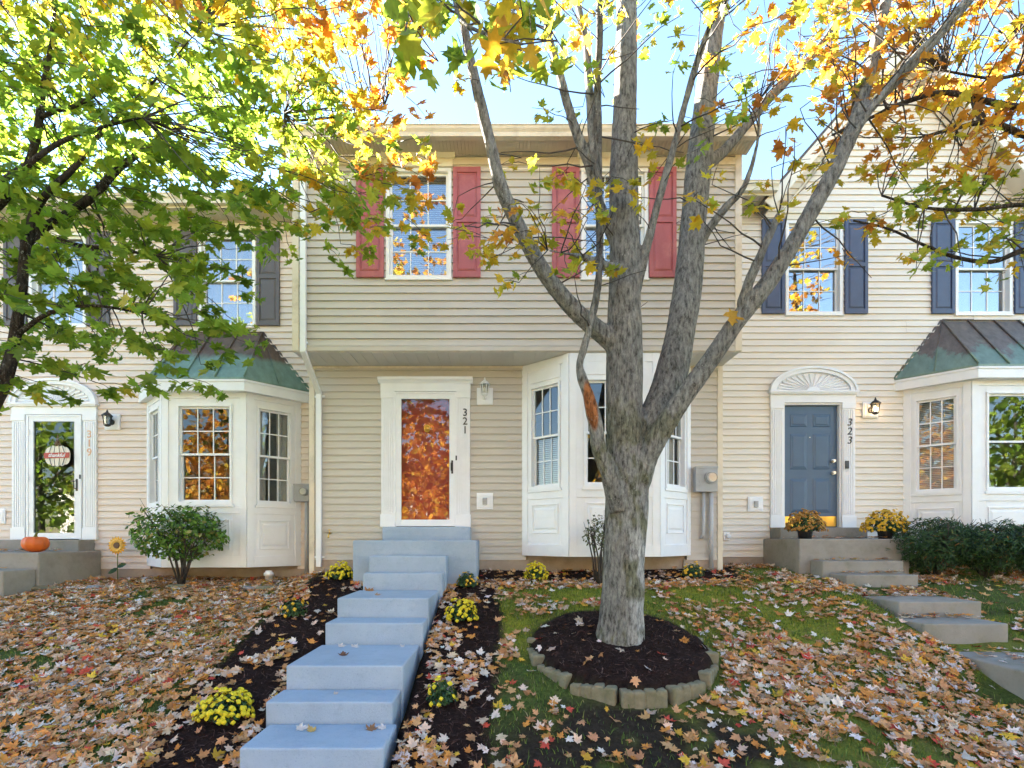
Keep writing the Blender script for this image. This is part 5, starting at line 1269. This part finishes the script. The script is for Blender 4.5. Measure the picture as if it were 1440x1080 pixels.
def maple_tint(v):
    n1 = vnoise(v[:, 0] + v[:, 1], v[:, 2], .22, 81); n2 = vnoise(v[:, 0] * 2 - v[:, 1], v[:, 2], .07, 82)
    base = np.array([.29, .275, .245]) * (0.75 + .5 * n1)[:, None]
    pale = np.array([.56, .55, .52]); moss = np.array([.125, .12, .045]); dark = np.array([.06, .052, .045])
    up = sstep(2.2, 4.0, v[:, 2])[:, None] * .45
    base = base * (1 - up) + np.array([.25, .243, .228]) * up
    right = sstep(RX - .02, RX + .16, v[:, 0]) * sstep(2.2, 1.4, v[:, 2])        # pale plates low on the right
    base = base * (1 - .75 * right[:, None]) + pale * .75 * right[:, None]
    m = sstep(.50, .72, n1 * .7 + n2 * .3)[:, None] * sstep(4.2, 2.0, v[:, 2])[:, None] * .75
    base = base * (1 - m) + moss * m
    small = sstep(.030, .012, np.abs(v[:, 0] - X(842, D0 - .26)) - .03) * sstep(3.3, 3.6, v[:, 2]) * sstep(-.15, -.2, v[:, 1] - D0)
    base = base * (1 - .6 * small[:, None]) + dark * .6 * small[:, None]
    # torn wood on the thin left stem
    sx_, sz_ = X(831, D0 - .27), Z(572, D0 - .27)
    px_ = VX + v[:, 0] / v[:, 1] * F; py_ = VY - (v[:, 2] - EYE) / v[:, 1] * F
    sc = sstep(1.15, .85, np.hypot((px_ - 831 - (py_ - 570) * .16) / 8.5, (py_ - 570) / 34)) * sstep(D0 - .22, D0 - .26, v[:, 1])
    sc = np.where(np.hypot(v[:, 0] - sx_, v[:, 2] - sz_) < .34, sc, 0)
    base = base * (1 - sc[:, None]) + np.array([.36, .13, .045]) * (.6 + .8 * n2)[:, None] * sc[:, None]
    return base
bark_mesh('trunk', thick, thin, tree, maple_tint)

# ------------------------------------------------------------------ sprays of leaves
def limb_samples(lists):
    pts, rd_ = [], []
    for path, rad in lists:
        for p, r in zip(path, rad): pts.append(p); rd_.append(r)
    return np.array(pts), np.array(rd_)
class Crown:
    def __init__(s): s.pos, s.tip, s.nrm, s.size, s.col, s.tw = [], [], [], [], [], MB()
    def spray(s, p, direction, nl, size, pal, pw, spread=.30, rs=random):
        """a twig with leaves on both sides, hanging from petioles"""
        p = Vector(p); dv = Vector(direction).normalized(); side = dv.cross(Vector((0, 0, 1)))
        side = side.normalized() if side.length > 1e-3 else Vector((1, 0, 0))
        e = p + dv * spread + Vector((0, 0, -.06 * spread)); mid = p.lerp(e, .5) + Vector((0, 0, .02))
        s.tw.tube([p, mid, e], [.0035, .0026, .0015], 4, cap=False)
        cols = pick(pal, pw, nl)
        for j in range(nl):
            f = rs.uniform(.1, 1.08); b = p.lerp(e, f); sg = -1 if j % 2 else 1
            out = (side * sg * rs.uniform(.4, 1) + dv * rs.uniform(0, .6) + Vector((rs.uniform(-.3, .3), rs.uniform(-.3, .3), rs.uniform(-.9, .15)))).normalized()
            sz = size * rs.uniform(.65, 1.2); c = b + out * (.03 + sz * .42)
            s.pos.append(c); s.tip.append(out + Vector((0, 0, -.35)))
            s.nrm.append(Vector((rs.gauss(0, .55), rs.gauss(-.25, .55), rs.uniform(.25, 1.0))) + side * sg * .2); s.size.append(sz); s.col.append(cols[j])
    def twig_to(s, a, ra, b, rs=random):
        a, b = Vector(a), Vector(b); d = b - a; L0 = d.length
        k = max(3, int(L0 / .14)); off = Vector((rs.gauss(0, .05), rs.gauss(0, .05), rs.uniform(-.06, .10))) * L0
        pts = []
        for i in range(k + 1):
            t = i / k; pts.append(a + d * t + off * 4 * t * (1 - t) * .7 + Vector((rs.gauss(0, 1), rs.gauss(0, 1), rs.gauss(0, 1))) * (.012 * L0 * (1 if 0 < i < k else 0)))
        r0 = min(ra * .7, .004 + .0055 * L0); s.tw.tube(pts, [r0 * (1 - t / k) + .0028 * t / k for t in range(k + 1)], 5, cap=False)
    def finish(s, parent, shape=LEAF2):
        n = len(s.pos)
        v, f, c = leaves(np.array(s.pos), np.array(s.nrm), np.array(s.tip), np.array(s.size), np.array(s.col), rng.uniform(-.15, .45, n), shape)
        np_mesh('crown', v, f, M['leaf'], parent, c)
        tag(s.tw.build('twigs', M['twig'], parent, recalc=False), kind='stuff'); return n

GREEN = [(.21, .33, .035), (.28, .41, .045), (.15, .25, .03), (.38, .47, .055)]; GW = [4, 3.5, 2.5, 2]
LIME = [(.33, .40, .04), (.43, .46, .045), (.22, .32, .035), (.56, .47, .05)]; LW = [4, 3, 3, 1.5]
YELL = [(.62, .46, .035), (.52, .44, .04), (.68, .40, .03), (.36, .38, .04)]; YW = [4, 3, 3, 1.5]
ORNG = [(.62, .27, .035), (.68, .36, .04), (.52, .20, .035), (.62, .44, .05), (.42, .20, .06)]; OW = [4, 4, 2, 2, 1.5]
MIXED = [(.30, .38, .04), (.58, .42, .04), (.62, .32, .04), (.16, .28, .03)]; MW = [3, 3, 3, 2]

# ---- left tree: trunk outside the frame, crown fills the upper left
ltree = thing('maple_tree', (-4.5, 4.0, .3), 'green to yellow maple at the left edge, dense crown filling the upper left', 'tree')
LD = 4.0
LL = {
 't': [(-150, 860, 44.4, LD), (-135, 780, 34.0, LD), (-105, 700, 31.1, LD), (-65, 640, 26.6, LD), (-25, 590, 22.2, LD), (6, 535, 17.8, LD), (20, 480, 14.8, LD), (30, 410, 13.3, LD), (37, 340, 12.6, LD), (48, 300, 11.1, LD), (70, 268, 9.6, LD - .05), (105, 235, 8.9, LD - .08), (135, 195, 7.4, LD - .1), (180, 150, 5.9, LD - .1), (230, 100, 4.4, LD), (280, 40, 3.0, LD)],
 'a': [(34, 345, 13, LD), (60, 322, 12, LD + .1), (95, 300, 11, LD + .2), (130, 276, 12, LD + .3), (168, 236, 10, LD + .4), (222, 198, 8, LD + .5), (274, 165, 6, LD + .6), (330, 150, 4, LD + .7), (400, 160, 3, LD + .8)],
 'b': [(-140, 760, 34, LD), (-120, 600, 30, LD + .1), (-80, 420, 26, LD + .1), (-40, 320, 16, LD + .1), (0, 288, 11, LD + .1), (36, 238, 10, LD + .1), (52, 190, 11, LD + .1), (57, 150, 10, LD + .1), (63, 110, 8, LD + .1), (72, 60, 6, LD + .1), (80, 0, 5, LD + .1), (95, -80, 3, LD + .1)],
 'c': [(56, 165, 7, LD + .1), (80, 156, 6, LD + .05), (108, 148, 5, LD), (150, 125, 3, LD - .1)],
 'd': [(-60, 300, 14, LD - .3), (-20, 270, 10, LD - .35), (40, 230, 8, LD - .4), (85, 200, 7, LD - .4), (140, 180, 5, LD - .4), (200, 165, 3, LD - .4)],
 'e': [(-110, 560, 24, LD - .1), (-90, 380, 20, LD - .2), (-70, 200, 16, LD - .2), (-60, 60, 12, LD - .2), (-40, -80, 7, LD - .1), (-20, -180, 3, LD)],
 'f': [(60, 330, 8, LD + .1), (110, 345, 6, LD + .2), (160, 350, 5, LD + .3), (220, 360, 3, LD + .4)],
 'g': [(300, 160, 5, LD + .65), (380, 170, 4, LD + 1), (470, 165, 3, LD + 1.2), (540, 150, 2.5, LD + 1.3)],
 'h': [(25, 470, 8, LD), (70, 440, 6, LD - .1), (130, 430, 4, LD - .1), (200, 440, 3, LD)],
}
lth = [limb_path(LL[k], 5) for k in ('t', 'b', 'e', 'a')]; ltn = [limb_path(LL[k], 5) for k in ('c', 'd', 'f', 'g', 'h')]
bark_mesh('trunk', lth, ltn, ltree, lambda v: np.array([.060, .048, .038]) * (0.7 + .6 * vnoise(v[:, 0], v[:, 2], .1, 91))[:, None], voxel=.014, amp=.006)
LP, LR = limb_samples(lth + ltn)
GRID_L = """
66666666666655544332
77777777777777654333
88888888888888765443
99999999999999876655
99999999999999875554
99999999999999875443
99999999999999986433
99999999999999999753
99999999999999999963
99999999999999999974
99999999999988889975
88888888888765588753
77777777787653123412
66666667876653000000
66666666666542000000
77777666554552000000
66665444335442000000
55543322233210000000
55442100000000000000
""".split()
rs = random.Random(11); cr = Crown()
def emit(cr, grid, x0, y0, depth, colour, size, axis, LPs, LRs, rate, per, tw_p, maxd, seedrs):
    for r_, row in enumerate(grid):
        for c_, ch in enumerate(row):
            want = int(ch) * rate; k = int(want) + (seedrs.random() < want - int(want))
            for _ in range(k):
                px, py = x0 + (c_ + seedrs.random()) * 40, y0 + (r_ + seedrs.random()) * 40
                d0, d1 = depth(px, py); d = seedrs.uniform(d0, d1); p = np.array(P(px, py, d))
                out = Vector((p[0] - axis[0], p[1] - axis[1], 0)); out = out.normalized() if out.length > .01 else Vector((1, 0, 0))
                dv = out + Vector((seedrs.gauss(0, .6), seedrs.gauss(0, .6), seedrs.uniform(-.5, .25)))
                pal, pw = colour(px, py, seedrs); sp = seedrs.uniform(.16, .30); b = Vector(p) - dv.normalized() * sp * .5
                cr.spray(b, dv, seedrs.randint(*per), size(px, py, d) * seedrs.uniform(.9, 1.1), pal, pw, sp, seedrs)
                if seedrs.random() < tw_p:
                    dd = np.linalg.norm(LPs - np.array(b), axis=1); j = int(dd.argmin())
                    if dd[j] < maxd: cr.twig_to(LPs[j], LRs[j], b, seedrs)
def col_left(px, py, r):
    hot = max(0, (px - 300) / 330) + max(0, (150 - py) / 260) + (.38 if px > 465 and py < 175 else .12 if px > 380 and 170 < py < 290 else 0) + r.gauss(0, .28)
    if hot < .38: return GREEN, GW
    if hot < .75: return LIME, LW
    if hot < 1.05: return YELL, YW
    return ORNG, OW
emit(cr, GRID_L, -200, -160, lambda px, py: (3.5, 5.2) if px < 380 else (4.0, 5.4), col_left, lambda px, py, d: .110, (-4.6, 4.0), LP, LR, .45, (7, 11), .5, 1.6, rs)
cr.finish(ltree)

# ---- middle tree crown
MP, MR = limb_samples(thick + thin)
GRID_M = """
0002222233445544433222222
0002233344445555443222222
0003333355455666543222222
0342333455434568856333333
0122233344323466775433333
0001222332123445664434555
0000111111122323345445666
0000000001122222344555554
0000010000112001223344333
0000111455312331112344433
0000455664305111112334455
0000665662100000011123344
0000132211000000000012110
""".split()
rs = random.Random(23); cr = Crown()
GM = [list(r_) for r_ in GRID_M]
GR = []
for i, row in enumerate(GM):
    rr_ = ['0'] * 25
    for j in range(25):
        px = 480 + j * 40
        if px >= 1160: rr_[j] = row[j]; row[j] = '0' if px > 1280 or i > 6 else str(int(row[j]) // 2)
    GR.append(''.join(rr_) + ('4444' if i < 12 else '1100'))
GM = [''.join(r_) for r_ in GM]
def near(px, py): return 560 < px < 780 and py < 110
def col_mid(px, py, r):
    if near(px, py): t = r.random(); return (LIME, LW) if t < .55 else (MIXED, MW) if t < .8 else (YELL, YW)
    if px > 1040 and py < 200: t = r.random(); return (ORNG, OW) if t < .5 else (YELL, YW) if t < .85 else (LIME, LW)
    if px < 640 and py < 220: return (ORNG, OW) if r.random() < .6 else (LIME, LW)
    if py > 230: return (YELL, YW) if r.random() < .75 else (ORNG, OW) if r.random() < .6 else (LIME, LW)
    t = r.random(); return (LIME, LW) if t < .55 else (YELL, YW) if t < .85 else (ORNG, OW)
emit(cr, GM, 480, -120, lambda px, py: (2.1, 3.2) if near(px, py) else (3.9, 5.6) if py > 120 else (4.0, 5.9), col_mid, lambda px, py, d: .13 if d < 3.3 else .102, (RX, RD), MP, MR, .44, (5, 8), .85, 1.7, rs)
# bare dark twigs between the stems
for _ in range(80):
    j = rs.randrange(len(MP))
    if MP[j][2] < 3.6 or MR[j] > .14: continue
    a = Vector(MP[j]); dv = Vector((rs.gauss(0, 1), rs.gauss(-.2, .7), rs.uniform(-.35, .7))).normalized(); cr.twig_to(a, .012, a + dv * rs.uniform(.35, 1.0), rs)
cr.finish(tree)
# one golden leaf caught on the right limb
v, f, c = leaves(np.array([P(1030, 446, D0 - .47)]), np.array([[.1, -1, .15]]), np.array([[-.2, 0, -1.0]]), np.array([.17]), np.array([[.66, .38, .04]]), np.array([.3]))
tag(np_mesh('fallen_leaf', v, f, M['leaf'], colors=c), 'big golden leaf caught on the lowest right maple limb', 'leaf')

# ---- right tree: stands outside the frame on the right, boughs reach in
rtree = thing('maple_tree', (7.0, 4.9, .5), 'orange maple beyond the right edge, thin boughs reaching before the gabled house', 'tree')
DR = 4.9
RL = {
 't': [(1780, 900, 60, DR), (1775, 780, 48, DR), (1770, 640, 44, DR), (1772, 500, 40, DR), (1766, 360, 34, DR), (1760, 200, 28, DR), (1752, 40, 22, DR), (1748, -120, 14, DR), (1740, -260, 6, DR)],
 'a': [(1766, 330, 20, DR), (1690, 230, 16, DR), (1600, 180, 13, DR - .1), (1520, 160, 11, DR - .15), (1440, 152, 9, DR - .2), (1375, 140, 8, DR - .2), (1325, 130, 7, DR - .15), (1270, 145, 6, DR - .1), (1215, 170, 4, DR), (1170, 190, 3, DR + .1)],
 'b': [(1768, 420, 18, DR), (1680, 370, 14, DR + .1), (1580, 350, 12, DR + .1), (1500, 345, 10, DR + .1), (1440, 352, 8, DR), (1395, 368, 6, DR), (1345, 362, 5, DR), (1300, 345, 4, DR), (1250, 322, 3, DR), (1200, 310, 2.5, DR)],
 'c': [(1768, 380, 16, DR), (1680, 290, 13, DR + .3), (1580, 250, 11, DR + .4), (1500, 210, 9, DR + .4), (1440, 190, 8, DR + .4), (1390, 172, 8, DR + .4), (1345, 180, 6, DR + .35), (1300, 192, 4, DR + .3)],
 'd': [(1600, 350, 8, DR + .1), (1520, 300, 7, DR - .2), (1440, 288, 6, DR - .3), (1370, 295, 5, DR - .3), (1300, 292, 4, DR - .3), (1240, 275, 3, DR - .2)],
 'e': [(1755, 120, 16, DR), (1660, 60, 12, DR), (1560, 70, 9, DR), (1470, 95, 6, DR), (1400, 110, 4, DR), (1330, 100, 3, DR)],
}
rth = [limb_path(RL[k], 5) for k in 't']; rtn = [limb_path(RL[k], 5) for k in 'abcde']
bark_mesh('trunk', rth, rtn, rtree, lambda v: np.array([.070, .056, .045]) * (0.7 + .6 * vnoise(v[:, 0], v[:, 2], .1, 95))[:, None], voxel=.02, amp=.006)
RP_, RR_ = limb_samples(rth + rtn)
rs = random.Random(37); cr = Crown()
def col_right(px, py, r):
    if py < 225: return (ORNG, OW) if r.random() < .62 else (YELL, YW)
    if px > 1290 and py > 240: t = r.random(); return (LIME, LW) if t < .6 else (MIXED, MW) if t < .8 else (YELL, YW)
    t = r.random(); return (YELL, YW) if t < .4 else (ORNG, OW) if t < .7 else (LIME, LW)
emit(cr, GR, 480, -120, lambda px, py: (4.3, 5.7), col_right, lambda px, py, d: .098, (7.0, 4.9), RP_, RR_, .80, (6, 9), .8, 2.2, rs)
emit(cr, ['66666666', '77777777', '88888888', '88888887', '77888876', '66777765', '66777765', '66666655', '55566554', '55555443'], 1480, -200, lambda px, py: (3.9, 6.2), col_right, lambda px, py, d: .125, (7.0, 4.9), RP_, RR_, .30, (6, 9), .5, 2.2, rs)
cr.finish(rtree)

# ---- trees across the street, behind the viewer: what the windows mirror
CL = np.array([(-.5, -.35), (.1, -.5), (.5, -.1), (.3, .45), (-.25, .5), (-.55, .1)])
def street_tree(x, y, h, w, pal, pw, label, seed, nl=2600):
    t = thing('street_tree', (x, y, -.2), label, 'tree', 'trees across the street'); r_ = random.Random(seed)
    mb = MB(); mb.tube([(x, y, -.1), (x + .05, y, h * .2), (x, y + .1, h * .5), (x + .1, y, h * .85)], [.24, .19, .13, .03], 10)
    for k in range(9):
        a = r_.uniform(0, 6.28); z0 = h * r_.uniform(.22, .6); z1 = z0 + h * r_.uniform(.15, .3); q = w * .5 * r_.uniform(.5, .9)
        mb.tube([(x, y, z0), (x + math.cos(a) * q * .5, y + math.sin(a) * q * .5, (z0 + z1) / 2 + .2), (x + math.cos(a) * q, y + math.sin(a) * q, z1)], [.09, .055, .02], 6)
    mb.build('trunk', M['twig'], t)
    q = unit(nl); rad = rng.random(nl) ** .4; lump = 1 + .35 * (vnoise(q[:, 0] * 2 + seed, q[:, 2] * 2 + q[:, 1], .5, seed) - .5) * 2
    pos = np.stack([x + q[:, 0] * rad * lump * w / 2, y + q[:, 1] * rad * lump * w / 2, h * .54 + q[:, 2] * rad * lump * h * .46], 1)
    pos = pos[(vnoise(pos[:, 0] + pos[:, 1] * .6, pos[:, 2] + pos[:, 1] * .4, .8, seed + 1) > .34) & (pos[:, 2] > h * .07)]; k = len(pos)
    v, f, c = leaves(pos, unit(k) + np.array([0, 0, .6]), unit(k), rng.uniform(.2, .42, k), pick(pal, pw, k, .3), rng.uniform(-.2, .3, k), CL); np_mesh('crown', v, f, M['leaf'], t, c)
for i, (x, y, h, w, pal, pw, lab) in enumerate([(-28.5, -14.5, 11, 9.5, GREEN, GW, 'green tree across the street, farthest left'), (-23.5, -16.0, 9.5, 7, LIME, LW, 'lime green tree across the street, second from the left'), (-17, -15.5, 10, 7, ORNG, OW, 'orange tree across the street, third from the left'),
        (-10.5, -16.5, 12, 7.5, YELL, YW, 'tall yellow tree across the street, left of centre'), (-4.3, -14.6, 9, 6.5, ORNG, OW, 'orange tree across the street opposite the red door'), (2.6, -17, 11.5, 7, YELL, YW, 'tall yellow tree across the street opposite the white bay'),
        (9.2, -15.5, 9.5, 6.5, ORNG, OW, 'orange tree across the street, right of centre'), (16.5, -16.0, 12, 7.5, LIME, LW, 'tall lime green tree across the street on the right'), (24, -15.5, 10, 7.5, ORNG, OW, 'orange tree across the street, second from the right'), (32, -16, 12, 8, GREEN, GW, 'tall green tree across the street, farthest right')]):
    street_tree(x, y, h, w, pal, pw, lab, 100 + i)


# ---- pale houses facing across the street: their sunlit fronts light the shaded side
def opposite(x0, x1, y, h, mat, label):
    t = thing('opposite_house', ((x0 + x1) / 2, y, -.2), label, 'house', 'houses across the street')
    fr = ((0, y, 0), (1, 0, 0), (0, 1, 0)); wd = x1 - x0; ops = []
    for k in (.18, .5, .82):
        for z in (1.0, 3.7): ops.append((x0 + wd * k - .5, x0 + wd * k + .5, z, z + 1.5))
    ops[2] = (x0 + wd * .5 - .48, x0 + wd * .5 + .48, .0, 2.1)
    w_ = MB().frame(*fr); siding(w_, x0, x1, -.25, h, ops, sp=.2, seams=False); w_.build('front_wall', M[mat], t, recalc=False)
    s = MB(); shell(s, x0, x1, y - .02, y - 9, -.3, h); s.build('side_wall', M[mat], t, recalc=False)
    r = MB(); r.hull([(x0 - .2, y + .4, h), (x1 + .2, y + .4, h), (x1 + .2, y - 4.5, h + 2.4), (x0 - .2, y - 4.5, h + 2.4)], [(x0 - .2, y + .4, h + .1), (x1 + .2, y + .4, h + .1), (x1 + .2, y - 4.5, h + 2.5), (x0 - .2, y - 4.5, h + 2.5)])
    r.hull([(x0 - .2, y - 9.4, h), (x1 + .2, y - 9.4, h), (x1 + .2, y - 4.5, h + 2.4), (x0 - .2, y - 4.5, h + 2.4)], [(x0 - .2, y - 9.4, h + .1), (x1 + .2, y - 9.4, h + .1), (x1 + .2, y - 4.5, h + 2.5), (x0 - .2, y - 4.5, h + 2.5)]); r.build('roof', M['shingle'], t)
    for i, o in enumerate(ops):
        if i == 2:
            dd = MB().frame(*fr); six_panel(dd, o[0], o[1], o[2], o[3], -.03); dd.build('front_door', M['door_blue'], t); continue
        m_, p_, q_ = window(None, fr, *o); wo = m_.build('window', M['trim'], t); p_.build('pane', M['glass'], wo)
for x0, x1, m_, lab in ((-33, -20, 'siding_r', 'cream house across the street, farthest left'), (-19, -8, 'white', 'white house across the street, left of centre'), (-7, 5, 'siding_r', 'cream house across the street opposite the red door'),
                        (6, 17, 'white', 'white house across the street, right of centre'), (18, 31, 'siding_r', 'cream house across the street, farthest right')):
    opposite(x0, x1, -21.0, 5.6, m_, lab)

# ================================================================== LIGHT, SKY, CAMERA
SUN_EL, SUN_AZ = 22.0, -50.0                         # behind the houses, to the left
w = bpy.data.worlds.new('World'); scene.world = w; w.use_nodes = True; nt = w.node_tree; nt.nodes.clear()
out = nt.nodes.new('ShaderNodeOutputWorld'); bg = nt.nodes.new('ShaderNodeBackground'); sky = nt.nodes.new('ShaderNodeTexSky')
sky.sky_type = 'NISHITA'; sky.sun_disc = False; sky.sun_elevation = R(SUN_EL); sky.sun_rotation = R(SUN_AZ); sky.air_density = 1.0; sky.dust_density = .0; sky.ozone_density = 1.0
hs = nt.nodes.new('ShaderNodeHueSaturation'); hs.inputs['Saturation'].default_value = 1.05
nt.links.new(sky.outputs[0], hs.inputs['Color']); nt.links.new(hs.outputs[0], bg.inputs[0]); nt.links.new(bg.outputs[0], out.inputs[0]); bg.inputs[1].default_value = .041
sl = bpy.data.lights.new('sun', 'SUN'); sl.energy = 5.0; sl.angle = R(.5); sl.color = (1, .93, .82)
so_ = bpy.data.objects.new('sun', sl); COL.objects.link(so_)
sd = Vector((math.sin(R(SUN_AZ)) * math.cos(R(SUN_EL)), math.cos(R(SUN_AZ)) * math.cos(R(SUN_EL)), math.sin(R(SUN_EL))))
so_.rotation_euler = sd.to_track_quat('Z', 'Y').to_euler(); so_.location = sd * 40

cam = bpy.data.cameras.new('camera'); co_ = bpy.data.objects.new('camera', cam); COL.objects.link(co_)
cam.sensor_fit = 'HORIZONTAL'; cam.sensor_width = 36; cam.lens = 18; cam.shift_x = (720 - VX) / 1440; cam.shift_y = (VY - 540) / 1440
co_.location = (0, 0, EYE); co_.rotation_euler = (R(90), 0, 0); cam.clip_start = .05; cam.clip_end = 1000
scene.camera = co_
scene.view_settings.view_transform = 'Standard'; scene.view_settings.look = 'None'; scene.view_settings.gamma = 1; scene.view_settings.exposure = 4.2
scene.cycles.max_bounces = 7; scene.cycles.diffuse_bounces = 4; scene.cycles.glossy_bounces = 3; scene.cycles.transparent_max_bounces = 12; scene.cycles.transmission_bounces = 4
scene.cycles.caustics_reflective = False; scene.cycles.caustics_refractive = False; scene.cycles.sample_clamp_indirect = 6
scene.cycles.use_denoising = True
try: scene.cycles.denoiser = 'OPENIMAGEDENOISE'
except Exception: pass
